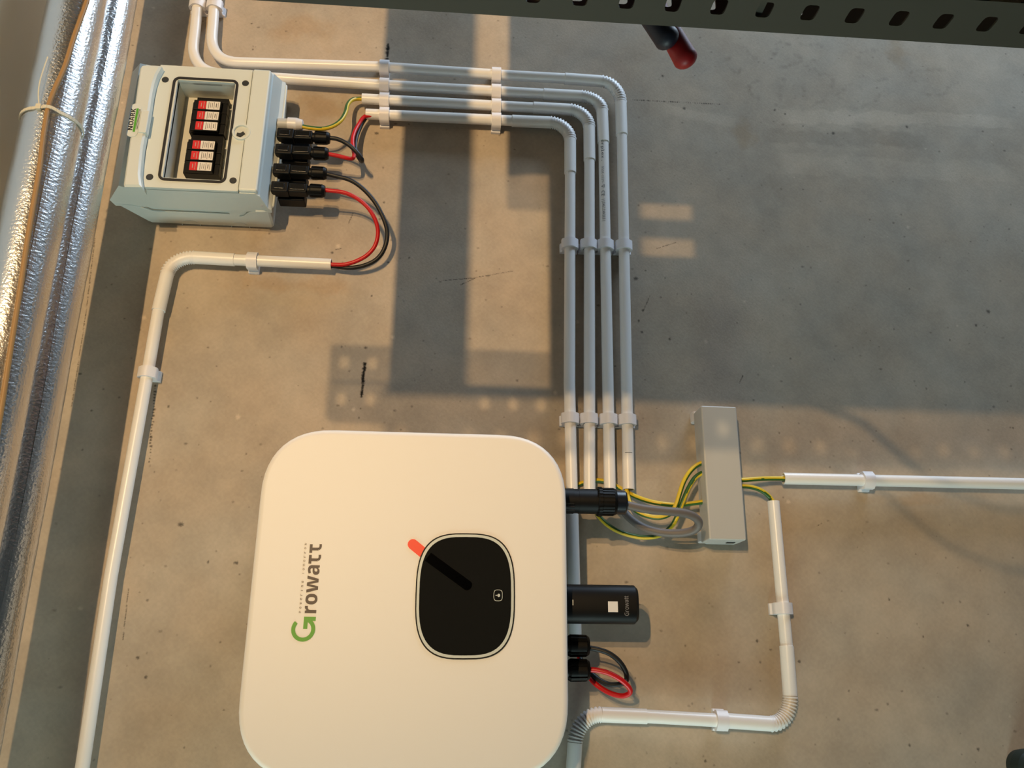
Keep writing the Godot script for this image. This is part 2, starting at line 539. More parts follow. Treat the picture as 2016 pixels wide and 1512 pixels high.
	relief.bump_map_to_normal_map(1.6)
	m.normal_enabled = true
	m.normal_texture = ImageTexture.create_from_image(relief)
	m.normal_scale = 0.07
	return m

func dab(out: PackedByteArray, x: int, y: int, f: Vector3) -> void:
	if x < 0 or y < 0 or x >= TW or y >= TH:
		return
	var i := (y * TW + x) * 3
	out[i] = int(clampf(out[i] * f.x, 0, 255))
	out[i + 1] = int(clampf(out[i + 1] * f.y, 0, 255))
	out[i + 2] = int(clampf(out[i + 2] * f.z, 0, 255))

func blot(out: PackedByteArray, p: Vector2, r: float, f: float, rng: RandomNumberGenerator) -> void:
	var c := (p - T0) * 1000.0
	var n := int(ceil(r * 1000.0)) + 1
	var e := rng.randf_range(0.6, 1.4)
	for dy in range(-n, n + 1):
		for dx in range(-n, n + 1):
			var x := int(c.x) + dx
			var y := int(c.y) + dy
			var d := Vector2((x - c.x) * e, y - c.y).length() / (r * 1000.0)
			var k := clampf(1.4 - d + rng.randf_range(-0.3, 0.3), 0.0, 1.0)
			if k > 0.0:
				var g := lerpf(1.0, f, k)
				dab(out, x, y, Vector3(g, g, g))

func scratch(out: PackedByteArray, a: Vector2, b: Vector2, r: float, f: float, rng: RandomNumberGenerator) -> void:
	var n := int(a.distance_to(b) * 1000.0 / maxf(r * 1000.0 * 0.7, 0.6))
	for k in n + 1:
		if rng.randf() < 0.85:
			blot(out, a.lerp(b, float(k) / maxi(n, 1)) + Vector2(rng.randf_range(-r, r), 0) * 0.4, r * rng.randf_range(0.5, 1.2), f, rng)

func smear(out: PackedByteArray, a: Vector2, b: Vector2, r: float, f: float, rng: RandomNumberGenerator) -> void:
	var ns := noise(FastNoiseLite.TYPE_SIMPLEX_SMOOTH, 0.02, 3, 77)
	var c := (a - T0) * 1000.0
	var d := (b - T0) * 1000.0
	var h := r * 1000.0
	for x in range(int(c.x), int(d.x)):
		var t := (x - c.x) / (d.x - c.x)
		var mid := lerpf(c.y, d.y, t)
		for y in range(int(mid - h * 1.6), int(mid + h * 1.6)):
			var edge := 1.0 + 0.6 * ns.get_noise_2d(x, y * 2.0) - absf(y - mid) / h
			var k := clampf(edge * 2.5, 0.0, 1.0) * clampf(t * 12.0, 0, 1) * clampf((1 - t) * 12.0, 0, 1)
			if k > 0.0:
				var g := lerpf(1.0, f, k)
				dab(out, x, y, Vector3(g, g, g))

func stain(out: PackedByteArray, p: Vector2, s: Vector2, rng: RandomNumberGenerator) -> void:
	var ns := noise(FastNoiseLite.TYPE_SIMPLEX_SMOOTH, 0.018, 4, rng.randi() % 1000)
	var c := (p - T0) * 1000.0
	for y in range(int(c.y - s.y * 1400.0), int(c.y + s.y * 1400.0)):
		for x in range(int(c.x - s.x * 1400.0), int(c.x + s.x * 1400.0)):
			var d := Vector2((x - c.x) / (s.x * 1000.0), (y - c.y) / (s.y * 1000.0)).length()
			var k := clampf((1.15 - d + 0.9 * ns.get_noise_2d(x, y)) * 1.2, 0.0, 1.0)
			if k > 0.0:
				dab(out, x, y, Vector3(1.0 - 0.02 * k, 1.0 - 0.05 * k, 1.0 - 0.09 * k))

# ------------------------------------------------------------------ the room
func build_room() -> void:
	# back wall: front face carries the cement texture
	var st := mb()
	var y0 := -1.9
	var y1 := 1.9
	for f in [[Vector3(CEIL - 0.1, y0 - 0.15, 0), Vector3(FLOOR + 0.1, y0 - 0.15, 0), Vector3(FLOOR + 0.1, y1 + 0.15, 0), Vector3(CEIL - 0.1, y1 + 0.15, 0)]]:
		for k in [0, 2, 1, 0, 3, 2]:
			var p: Vector3 = f[k]
			st.set_normal(Vector3(0, 0, 1))
			st.set_uv(Vector2((p.x - T0.x) * 1000.0 / TW, (p.y - T0.y) * 1000.0 / TH))
			st.set_tangent(Plane(Vector3(1, 0, 0), 1.0))
			st.add_vertex(p)
	setting("wall_back", st, M.wall)
	var o := mb()
	box(o, Vector3(CEIL - 0.1, y0 - 0.15, -0.16), Vector3(FLOOR + 0.1, y1 + 0.15, -0.002))
	var core := MeshInstance3D.new()
	core.name = "masonry"
	core.mesh = o.commit()
	core.material_override = M.plain
	get_node("wall_back").add_child(core, true)
	st = mb()
	box(st, Vector3(CEIL - 0.15, y0 - 0.15, 0), Vector3(CEIL, y1 + 0.15, 4.45))
	var ceiling := setting("ceiling", st, M.ceiling)
	st = mb()
	box(st, Vector3(CEIL, y0, 0), Vector3(BEAM, y1, 0.45))
	part(ceiling, "beam", st, M.ceiling)
	st = mb()
	box(st, Vector3(FLOOR, y0 - 0.15, 0), Vector3(FLOOR + 0.15, y1 + 0.15, 4.45))
	setting("floor", st, M.ground)
	st = mb()
	box(st, Vector3(CEIL, y0, 4.3), Vector3(FLOOR, y1, 4.45))
	setting("wall_front", st, M.plain)
	side_wall("wall_right", "window_1", y1, y1 + 0.15, WIN_LO, WIN_HI)
	side_wall("wall_left", "window_2", y0 - 0.15, y0, WIN2_LO, WIN2_HI)

# side wall between two depths along the back wall, with a glazed window
func side_wall(wall_name: String, window_name: String, a: float, b: float, lo: Vector2, hi: Vector2) -> void:
	var st := mb()
	box(st, Vector3(CEIL, a, 0), Vector3(lo.x, b, 4.45))
	box(st, Vector3(hi.x, a, 0), Vector3(FLOOR, b, 4.45))
	box(st, Vector3(lo.x, a, 0), Vector3(hi.x, b, lo.y))
	box(st, Vector3(lo.x, a, hi.y), Vector3(hi.x, b, 4.45))
	setting(wall_name, st, M.plain)
	st = mb()
	var w := 0.05
	var c := (a + b) / 2
	box(st, Vector3(lo.x, c - 0.03, lo.y), Vector3(lo.x + w, c + 0.03, hi.y))
	box(st, Vector3(hi.x - w, c - 0.03, lo.y), Vector3(hi.x, c + 0.03, hi.y))
	box(st, Vector3(lo.x + w, c - 0.03, lo.y), Vector3(hi.x - w, c + 0.03, lo.y + w))
	box(st, Vector3(lo.x + w, c - 0.03, hi.y - w), Vector3(hi.x - w, c + 0.03, hi.y))
	var mid := (lo.y + hi.y) / 2
	box(st, Vector3(lo.x + w, c - 0.025, mid - 0.025), Vector3(hi.x - w, c + 0.025, mid + 0.025))
	var win := setting(window_name, st, M.wood)
	for s in [[lo.y + w, mid - 0.025], [mid + 0.025, hi.y - w]]:
		st = mb()
		box(st, Vector3(lo.x + w, c - 0.002, s[0]), Vector3(hi.x - w, c + 0.002, s[1]))
		part(win, "pane", st, M.pane)

# window openings: wall x and distance from the back wall
const WIN_LO := Vector2(0.4, 0.06)
const WIN_HI := Vector2(1.45, 0.9)
const WIN2_LO := Vector2(-0.35, 0.06)
const WIN2_HI := Vector2(0.25, 0.7)

func lamp(at: Vector3, label: String) -> void:
	# ceiling spot: rose, stem, swivelling head with a glowing face, aimed at the wall
	var t := thing("ceiling_lamp", Vector3(CEIL, at.y, at.z), label, "lamp", "spot lamps under the ceiling")
	var aim := (LAMP_AIM - at).normalized()
	var st := mb()
	lathe(st, Vector3(CEIL, at.y, at.z + 0.02), Vector3(1, 0, 0), [[0, 0.045], [0.012, 0.045], [0.018, 0.035], [0.018, 0.0]], 24)
	part(t, "ceiling_rose", st, M.white)
	st = mb()
	tube(st, PackedVector3Array([Vector3(CEIL + 0.016, at.y, at.z + 0.03), at - aim * 0.04]), 0.006, 10)
	part(t, "stem", st, M.white)
	st = mb()
	lathe(st, at, -aim, [[0.004, 0.0], [0.004, 0.021], [0.0, 0.024], [0.02, 0.025], [0.05, 0.022], [0.075, 0.014], [0.08, 0.0]], 28)
	part(t, "lamp_head", st, M.white)
	st = mb()
	lathe(st, at, aim, [[-0.003, 0.0205], [-0.0025, 0.018], [-0.002, 0.0]], 28)
	part(t, "lamp_glass", st, M.bulb)
	var l := SpotLight3D.new()
	l.name = "lamp_light"
	l.light_color = Color(1.0, 0.84, 0.62)
	l.light_energy = LAMP_ENERGY
	l.light_size = 0.017
	l.spot_range = 12.0
	l.spot_attenuation = 2.0
	l.spot_angle = 30.0
	l.spot_angle_attenuation = 1.0
	l.shadow_enabled = true
	t.add_child(l)
	l.transform = Transform3D(Basis.looking_at(aim, Vector3(0, 1, 0)), at + aim * 0.002 - Vector3(CEIL, at.y, at.z))

const LAMP_AIM := Vector3(-0.24, 0.42, 0.0)
const LAMP_ENERGY := 3.12

# ------------------------------------------------------------------ pipes and cables
func foil_pipes() -> void:
	var ns := noise(FastNoiseLite.TYPE_SIMPLEX, 60.0, 3, 5)
	for a in [[Vector2(-0.573, 0.2195), "foil-wrapped pipe with a brown cable tied to it", 0.033], [Vector2(-0.564, 0.155), "foil-wrapped pipe between the other foil pipe and the wall", 0.031]]:
		var c: Vector2 = a[0]
		var t := thing("insulated_pipe", Vector3(c.x, -1.9, c.y), a[1], "pipe", "pair of foil-wrapped pipes")
		var st := mb()
		var seg := 56
		var ys := [-1.899]
		for i in 421:
			ys.append(lerpf(-0.9, 1.1, i / 420.0))
		ys.append(1.899)
		var rows := []
		for y in ys:
			var row := []
			for k in seg:
				var ang := TAU * k / seg
				var d := Vector3(cos(ang), 0, sin(ang))
				var r: float = a[2] + 0.0004 * ns.get_noise_3d(d.x * 0.035 + c.y, y * 0.35, d.z * 0.035) + 0.0003 * sin(y * 23.0 + ang * 2.0)
				row.append(Vector3(c.x, y, c.y) + d * r)
			rows.append(row)
		st.set_smooth_group(0)
		for i in rows.size() - 1:
			for k in seg:
				var k2 := (k + 1) % seg
				for q in [[i, k], [i, k2], [i + 1, k2], [i, k], [i + 1, k2], [i + 1, k]]:
					st.add_vertex(rows[q[0]][q[1]])
		st.generate_normals()
		part(t, "foil_jacket", st, M.foil)
		# the overlapping seam of the jacket, a strip of foil tape along the pipe
		st = mb()
		var from := deg_to_rad(14.0)
		var to := deg_to_rad(52.0)
		for i in 140:
			for k in 6:
				var p: Array[Vector3] = []
				for q in [[i, k], [i, k + 1], [i + 1, k + 1], [i + 1, k]]:
					var y := lerpf(-0.9, 1.1, float(q[0]) / 140)
					var ang := lerpf(from, to, float(q[1]) / 6) + 0.05 * sin(y * 9.0)
					p.append(Vector3(c.x, y, c.y) + Vector3(cos(ang), 0, sin(ang)) * (a[2] + 0.0007 + 0.0002 * ns.get_noise_3d(ang * 0.03, y * 0.35, 3.0)))
				var nn := (p[0] - Vector3(c.x, p[0].y, c.y)).normalized()
				quad(st, p[0], p[1], p[2], p[3], nn)
		part(t, "foil_tape", st, M.foil)
	# brown cable lying along the front pipe
	var cst := mb()
	tube(cst, curve([Vector3(-0.5472, 0.4472, 0.2457), Vector3(-0.5479, 0.3993, 0.2464), Vector3(-0.5523, 0.3425, 0.2499), Vector3(-0.5552, 0.2966, 0.2516), Vector3(-0.56, 0.2622, 0.2539), Vector3(-0.5625, 0.2354, 0.2547), Vector3(-0.5613, 0.1957, 0.2544), Vector3(-0.5587, 0.1562, 0.2534), Vector3(-0.5575, 0.1109, 0.2528), Vector3(-0.5559, 0.0607, 0.252), Vector3(-0.5535, 0.0003, 0.2506), Vector3(-0.5517, -0.0579, 0.2494), Vector3(-0.55, -0.1084, 0.2481), Vector3(-0.5466, -0.2201, 0.245), Vector3(-0.541, -0.3757, 0.2375), Vector3(-0.5378, -0.4658, 0.2302)], 8), 0.0028, 12)
	lone("cable", Vector3.ZERO, cst, M.copper, "thin brown cable strapped along a foil-wrapped pipe", "cable")
	# cable tie round pipe and cable
	var on_cable := Vector3(-0.5614, 0.235, 0.2544)
	var tie_y := on_cable.y
	var pc := Vector3(-0.573, tie_y, 0.2195)
	var ct := thing("cable_tie", pc, "cream nylon cable tie round the front foil pipe", "cable tie")
	var lift := atan2(on_cable.z - pc.z, on_cable.x - pc.x)
	var loop := PackedVector3Array()
	for k in 49:
		var ang := TAU * k / 48.0
		var r := 0.0338
		var da := absf(wrapf(ang - lift, -PI, PI))
		r += 0.0064 * clampf(1.0 - da / 0.34, 0.0, 1.0)
		loop.append(pc + Vector3(cos(ang) * r, 0, sin(ang) * r))
	var ts := mb()
	for k in 48:
		var a := loop[k]
		var b := loop[k + 1]
		var nn := (a - pc).normalized()
		var hy := Vector3(0, 0.0019, 0)
		var q := nn * 0.0011
		quad(ts, a + hy + q, b + hy + q, b - hy + q, a - hy + q, nn)
		quad(ts, a + hy, b + hy, b + hy + q, a + hy + q, Vector3(0, 1, 0))
		quad(ts, a - hy, b - hy, b - hy + q, a - hy + q, Vector3(0, -1, 0))
	part(ct, "band", ts, M.tie)
	ts = mb()
	var hd := pc + Vector3(cos(lift + 0.3), 0.0, sin(lift + 0.3)) * 0.0345
	rbox(ts, hd + Vector3(-0.0035, -0.0035, -0.001), hd + Vector3(0.0025, 0.0035, 0.004), 0.0008)
	part(ct, "head", ts, M.tie)
	ts = mb()
	var tp := [hd + Vector3(0, 0.002, 0.002), hd + Vector3(-0.002, 0.016, 0.005), hd + Vector3(-0.002, 0.034, 0.007), hd + Vector3(-0.001, 0.068, 0.004)]
	tube(ts, curve(tp, 5), 0.0009, 8)
	part(ct, "tail", ts, M.tie)

func straight(a: Vector3, b: Vector3) -> PackedVector3Array:
	return PackedVector3Array([a, b])

func conduit(path: PackedVector3Array, label: String, group := "") -> Node3D:
	var st := mb()
	pipe(st, path, PIPE_R, 0.0013)
	return lone("conduit_pipe", path[0], st, M.pvc, label, "conduit", group)

# flexible elbow: socket, corrugated bend, socket
func elbow(s0: Vector3, b0: Vector3, b1: Vector3, s1: Vector3, label: String, ribs := 12) -> void:
	var d0 := (b0 - s0).normalized()
	var d1 := (s1 - b1).normalized()
	var t := thing("conduit_elbow", b0, label, "elbow", "flexible conduit elbows")
	for e in [[s0, b0], [b1, s1]]:
		var st := mb()
		pipe(st, straight(e[0], e[1]), PIPE_R + 0.0011, 0.0011)
		part(t, "socket", st, M.pvc)
	# quarter bend between the sockets
	var reach := b0.distance_to(b1) * 0.39
	var path := PackedVector3Array()
	for k in 25:
		path.append(b0.bezier_interpolate(b0 + d0 * reach, b1 - d1 * reach, b1, k / 24.0))
	var st2 := mb()
	corrugated(st2, path, PIPE_R - 0.0003, PIPE_R + 0.0019, ribs)
	part(t, "corrugated_bend", st2, M.flex)

func make_clip() -> void:
	# profile across the pipe: foot, neck, jaws round the pipe, closing arch; a slot behind opens the eye
	var p := PackedVector2Array()
	var half := [[0.0131, 0.0], [0.0131, 0.0048], [0.0104, 0.0064], [0.0104, 0.0126], [0.0122, 0.0142], [0.0122, 0.0204], [0.0108, 0.0222], [0.0092, 0.0236], [0.0066, 0.0262], [0.0034, 0.0282], [0.0, 0.0288]]
	p.append(Vector2(0.0003, 0))
	for q in half:
		p.append(Vector2(q[0], q[1]))
	for k in range(half.size() - 2, -1, -1):
		p.append(Vector2(-half[k][0], half[k][1]))
	p.append(Vector2(-0.0003, 0))
	for k in 25:
		var a := -PI / 2 - 0.05 - (TAU - 0.1) * k / 24.0
		p.append(Vector2(cos(a) * 0.00815, PIPE_N + sin(a) * 0.00815))
	var st := mb()
	# extruded along local z, which becomes the pipe's direction
	extrude(st, p, -0.0072, 0.0072, 0.0)
	clip_mesh = st.commit()

# pipe runs along `along` in the wall plane
func clip(at: Vector3, along: Vector3, label: String, group: String) -> void:
	var o := MeshInstance3D.new()
	o.name = numbered("conduit_clip")
	o.mesh = clip_mesh
	o.material_override = M.clip
	add_child(o, true)
	var z := along.normalized()
	var y := Vector3(0, 0, 1)
	var x := y.cross(z)
	o.transform = Transform3D(turn * Basis(x, y, z), place(Vector3(at.x, at.y, 0.0002)))
	tag(o, label, "clip", group)

func conduits() -> void:
	var n := PIPE_N
	# the four nested runs; the outermost two also rise past the DC box
	var c1 := curve([Vector3(-0.4771, 0.6745, 0.018), Vector3(-0.4761, 0.6243, 0.018), Vector3(-0.4752, 0.5996, 0.018), Vector3(-0.4733, 0.5705, 0.018), Vector3(-0.4715, 0.5417, 0.018), Vector3(-0.4676, 0.5248, 0.018), Vector3(-0.46, 0.5121, 0.018), Vector3(-0.4499, 0.5039, 0.018), Vector3(-0.438, 0.5001, 0.018), Vector3(-0.4226, 0.4993, 0.018), Vector3(-0.3591, 0.5014, 0.018)], 6)
	c1.append(Vector3(-0.2173, 0.5061, 0.018))
	c1.append(Vector3(-0.0058, 0.5042, 0.018))
	c1.append(Vector3(0.0818, 0.5045, 0.018))
	conduit(c1, "white conduit bending beside the DC box, outermost of the four nested", "nested white conduits")
	var c2 := curve([Vector3(-0.503, 0.6723, 0.018), Vector3(-0.5017, 0.6222, 0.018), Vector3(-0.5006, 0.5976, 0.018), Vector3(-0.4984, 0.5541, 0.018), Vector3(-0.4973, 0.5236, 0.018), Vector3(-0.4937, 0.5069, 0.018), Vector3(-0.4858, 0.4925, 0.018), Vector3(-0.4748, 0.483, 0.018), Vector3(-0.4606, 0.4779, 0.018), Vector3(-0.4392, 0.4762, 0.018), Vector3(-0.3666, 0.4747, 0.018)], 6)
	c2.append(Vector3(-0.2153, 0.4729, 0.018))
	c2.append(Vector3(-0.0056, 0.4734, 0.018))
	c2.append(Vector3(0.0478, 0.4732, 0.018))
	conduit(c2, "white conduit passing behind the DC box, second of the four nested", "nested white conduits")
	conduit(straight(Vector3(-0.2354, 0.446, 0.018), Vector3(0.0326, 0.4469, 0.018)), "short white conduit with a yellow-green wire in its end", "nested white conduits")
	conduit(straight(Vector3(-0.2279, 0.419, 0.018), Vector3(-0.0004, 0.4212, 0.018)), "short white conduit with red and black cables in its end", "nested white conduits")
	elbow(Vector3(0.0778, 0.5042, 0.018), Vector3(0.1352, 0.5033, 0.018), Vector3(0.1657, 0.4644, 0.018), Vector3(0.1654, 0.4058, 0.018), "corrugated white elbow at the outer corner of the four")
	elbow(Vector3(0.0438, 0.4729, 0.018), Vector3(0.1023, 0.473, 0.018), Vector3(0.1359, 0.4475, 0.018), Vector3(0.1364, 0.3903, 0.018), "corrugated white elbow second from the outer corner")
	elbow(Vector3(0.0279, 0.447, 0.018), Vector3(0.0851, 0.447, 0.018), Vector3(0.1148, 0.4164, 0.018), Vector3(0.1141, 0.3574, 0.018), "corrugated white elbow second from the inner corner")
	elbow(Vector3(-0.0051, 0.4209, 0.018), Vector3(0.0532, 0.4218, 0.018), Vector3(0.0848, 0.3917, 0.018), Vector3(0.0841, 0.3334, 0.018), "corrugated white elbow at the inner corner of the four")
	conduit(straight(Vector3(0.1656, 0.4095, 0.018), Vector3(0.1569, -0.15, 0.018)), "white conduit with a thin pencil mark, farthest from the inverter", "parallel white conduits")
	var printed := conduit(straight(Vector3(0.1365, 0.394, 0.018), Vector3(0.1314, -0.152, 0.018)), "white conduit with black printed lettering along it", "parallel white conduits")
	print_pipe(Vector3(0.1365, 0.394, 0.018), Vector3(0.1314, -0.152, 0.018))
	conduit(straight(Vector3(0.1141, 0.361, 0.018), Vector3(0.1038, -0.1554, 0.018)), "white conduit between the printed one and the longest one", "parallel white conduits")
	conduit(PackedVector3Array([Vector3(0.0841, 0.337, 0.018), Vector3(0.0787, -0.0033, 0.018), Vector3(0.08, -0.1422, 0.018), Vector3(0.0822, -0.3455, 0.018)]), "longest of the parallel white conduits, running behind the inverter connectors", "parallel white conduits")
	# pencil mark on the outer conduit
	# left run from the DC cables down the wall
	conduit(straight(Vector3(-0.2609, 0.1647, 0.018), Vector3(-0.4032, 0.1656, 0.018)), "short white conduit with red and black cables looping into it", "conduit beside the foil pipes")
	elbow(Vector3(-0.3961, 0.1656, 0.018), Vector3(-0.451, 0.1666, 0.018), Vector3(-0.4858, 0.139, 0.018), Vector3(-0.49, 0.0834, 0.018), "corrugated white elbow between the looping cables and the foil pipes", 13)
	conduit(PackedVector3Array([Vector3(-0.4899, 0.0879, 0.018), Vector3(-0.4917, 0.0032, 0.018), Vector3(-0.4989, -0.2744, 0.018), Vector3(-0.4979, -0.4931, 0.018), Vector3(-0.4977, -0.5865, 0.018)]), "long white conduit running alongside the foil pipes", "conduit beside the foil pipes")
	# right-hand runs
	conduit(straight(Vector3(0.3719, -0.1294, 0.018), Vector3(0.8924, -0.128, 0.018)), "white conduit leaving the grey terminal block along the bare wall", "conduits by the terminal block")
	conduit(straight(Vector3(0.3551, -0.1613, 0.018), Vector3(0.3556, -0.3525, 0.018)), "white conduit standing beside the grey terminal block", "conduits by the terminal block")
	elbow(Vector3(0.3556, -0.3487, 0.018), Vector3(0.3545, -0.4089, 0.018), Vector3(0.3256, -0.4418, 0.018), Vector3(0.2702, -0.4385, 0.018), "corrugated white elbow at the corner away from the inverter", 13)
	conduit(straight(Vector3(0.2741, -0.4388, 0.018), Vector3(0.1665, -0.4337, 0.018)), "white conduit with one clip close to the inverter", "conduits by the terminal block")
	elbow(Vector3(0.1697, -0.434, 0.018), Vector3(0.1132, -0.4322, 0.018), Vector3(0.0798, -0.4642, 0.018), Vector3(0.0761, -0.5083, 0.018), "corrugated white elbow half hidden by the inverter", 13)
	conduit(straight(Vector3(0.0764, -0.5055, 0.018), Vector3(0.0695, -0.5951, 0.018)), "white conduit end passing under the inverter edge", "conduits by the terminal block")
	# clips
	var right := Vector3(1, 0, 0)
	var up := Vector3(0, 1, 0)
	for a in [[Vector3(-0.2048, 0.5061, 0.018), "outermost"], [Vector3(-0.2029, 0.4728, 0.018), "second"], [Vector3(-0.2014, 0.4459, 0.018), "third"], [Vector3(-0.1999, 0.4194, 0.018), "innermost"]]:
		clip(a[0], right, "white pipe clip on the %s nested conduit, beside the brown wall mark" % a[1], "row of clips by the brown mark")
	for a in [[Vector3(-0.0306, 0.5044, 0.018), "outermost"], [Vector3(-0.0302, 0.4731, 0.018), "second"], [Vector3(-0.0298, 0.4465, 0.018), "third"], [Vector3(-0.0294, 0.4207, 0.018), "innermost"]]:
		clip(a[0], right, "white pipe clip on the %s nested conduit, near the elbows" % a[1], "row of clips near the elbows")
	for a in [[Vector3(0.0821, 0.2133, 0.018), "longest conduit"], [Vector3(0.1099, 0.2138, 0.018), "conduit beside the longest one"], [Vector3(0.1349, 0.2142, 0.018), "printed conduit"], [Vector3(0.1625, 0.2147, 0.018), "conduit with the pencil mark"]]:
		clip(a[0], up, "white pipe clip on the %s, beside the printed lettering" % a[1], "row of clips by the printed lettering")
	for a in [[Vector3(0.0791, -0.0532, 0.018), "longest conduit"], [Vector3(0.1051, -0.0531, 0.018), "conduit beside the longest one"], [Vector3(0.1323, -0.053, 0.018), "printed conduit"], [Vector3(0.1585, -0.0529, 0.018), "conduit with the pencil mark"]]:
		clip(a[0], up, "white pipe clip on the %s, next to the inverter corner" % a[1], "row of clips by the inverter corner")
	clip(Vector3(-0.5011, 0.6035, 0.018), up, "white pipe clip on the conduit nearest the foil pipes", "pair of clips near the DC box")
	clip(Vector3(-0.4748, 0.6036, 0.018), up, "white pipe clip on the bent conduit farther from the foil pipes", "pair of clips near the DC box")
	clip(Vector3(-0.3714, 0.1654, 0.018), right, "white pipe clip on the short conduit with looping cables", "single clips")
	clip(Vector3(-0.492, -0.0069, 0.018), (Vector3(-0.4938, -0.0888, 0.018) - Vector3(-0.4917, 0.0032, 0.018)), "white pipe clip on the long conduit by the foil pipes", "single clips")
	clip(Vector3(0.491, -0.1291, 0.018), right, "white pipe clip on the conduit along the bare wall", "single clips")
	clip(Vector3(0.3553, -0.3019, 0.018), up, "white pipe clip on the conduit beside the terminal block", "single clips")
	clip(Vector3(0.2638, -0.4383, 0.018), (Vector3(0.2741, -0.4388, 0.018) - Vector3(0.1665, -0.4337, 0.018)), "white pipe clip on the conduit close to the inverter", "single clips")

# the maker's print along the third conduit, wrapped round its surface
func print_pipe(a: Vector3, b: Vector3) -> void:
	var owner_node: Node3D = get_node("conduit_pipe_005")
	var d := (b - a).normalized()
	for w in [["orplex.", 282, 328, 0.0058, M.dark_print, true], ["N10R -2221-", 341, 377, 0.0036, M.grey_print, false], ["CE", 394, 405, 0.0052, M.dark_print, true], ["||IHEIIHHIEI|", 412, 458, 0.0058, M.dark_print, true]]:
		wrap_text(owner_node, w[0], a, b, (w[1] - 277.0) / 689.0, (w[2] - 277.0) / 689.0, w[3], w[4], w[5])
	# open triangle mark
	var st := mb()
	var c := a.lerp(b, (384.0 - 277.0) / 689.0)
	var tri_pts := [Vector2(-0.0024, 0.0), Vector2(0.0022, 0.0024), Vector2(0.0022, -0.0024)]
	for k in 3:
		var p: Vector2 = tri_pts[k]
		var q: Vector2 = tri_pts[(k + 1) % 3]
		var e := (q - p).normalized() * 0.0003
		var s := Vector2(-e.y, e.x)
		var out: Array[Vector3] = []
		for v in [p + s, q + s, q - s, p - s]:
			out.append(on_pipe(c, d, v.y, v.x - 0.0036))
		quad(st, out[0], out[1], out[2], out[3], Vector3(0, 0, 1))
	part(owner_node, "print_mark", st, M.dark_print)

# point on a conduit: s along it, w across it (towards +x of the wall), on its room side
func on_pipe(c: Vector3, d: Vector3, s: float, w: float) -> Vector3:
	var across := Vector3(0, 0, 1).cross(d).normalized()
	if across.x < 0:
		across = -across
	var r := PIPE_R + 0.0006
	var ang := w / r
	return c + d * s + across * sin(ang) * r + Vector3(0, 0, 1) * cos(ang) * r

func wrap_text(parent: Node3D, words: String, a: Vector3, b: Vector3, f0: float, f1: float, height: float, m: Material, bold: bool) -> void:
	var font := SystemFont.new()
	font.font_names = PackedStringArray(["Droid Sans Mono" if bold else "Droid Sans"])
	if bold:
		font.font_weight = 700
	var t := TextMesh.new()
	t.text = words
	t.font = font
	t.font_size = 48
	t.pixel_size = 0.01
	t.depth = 0.0
	var bb := t.get_aabb()
	var arr := t.get_mesh_arrays()
	var pts: PackedVector3Array = arr[Mesh.ARRAY_VERTEX]
	var d := (b - a).normalized()
	var len := a.distance_to(b) * (f1 - f0)
	var start := a.lerp(b, f0)
	var vs := PackedVector3Array()
	var ns := PackedVector3Array()
	for p in pts:
		var q := (p - bb.position) / bb.size
		var v := on_pipe(start, d, q.x * len, (q.y - 0.5) * height - 0.0036)
		vs.append(v)
		ns.append(Vector3(0, 0, 1))
	arr[Mesh.ARRAY_VERTEX] = vs
	arr[Mesh.ARRAY_NORMAL] = ns
	arr[Mesh.ARRAY_TANGENT] = null
	var am := ArrayMesh.new()
	am.add_surface_from_arrays(Mesh.PRIMITIVE_TRIANGLES, arr)
	var o := MeshInstance3D.new()
	o.name = "lettering"
	o.mesh = am
	o.material_override = m
	parent.add_child(o, true)

func wire(called: String, p: Array, r: float, m: Material, label: String, group: String, stripe := []) -> void:
	var st := mb()
	tube(st, curve(p, 9), r, 20, true, stripe)
	lone(called, p[0], st, m, label, "cable", group)

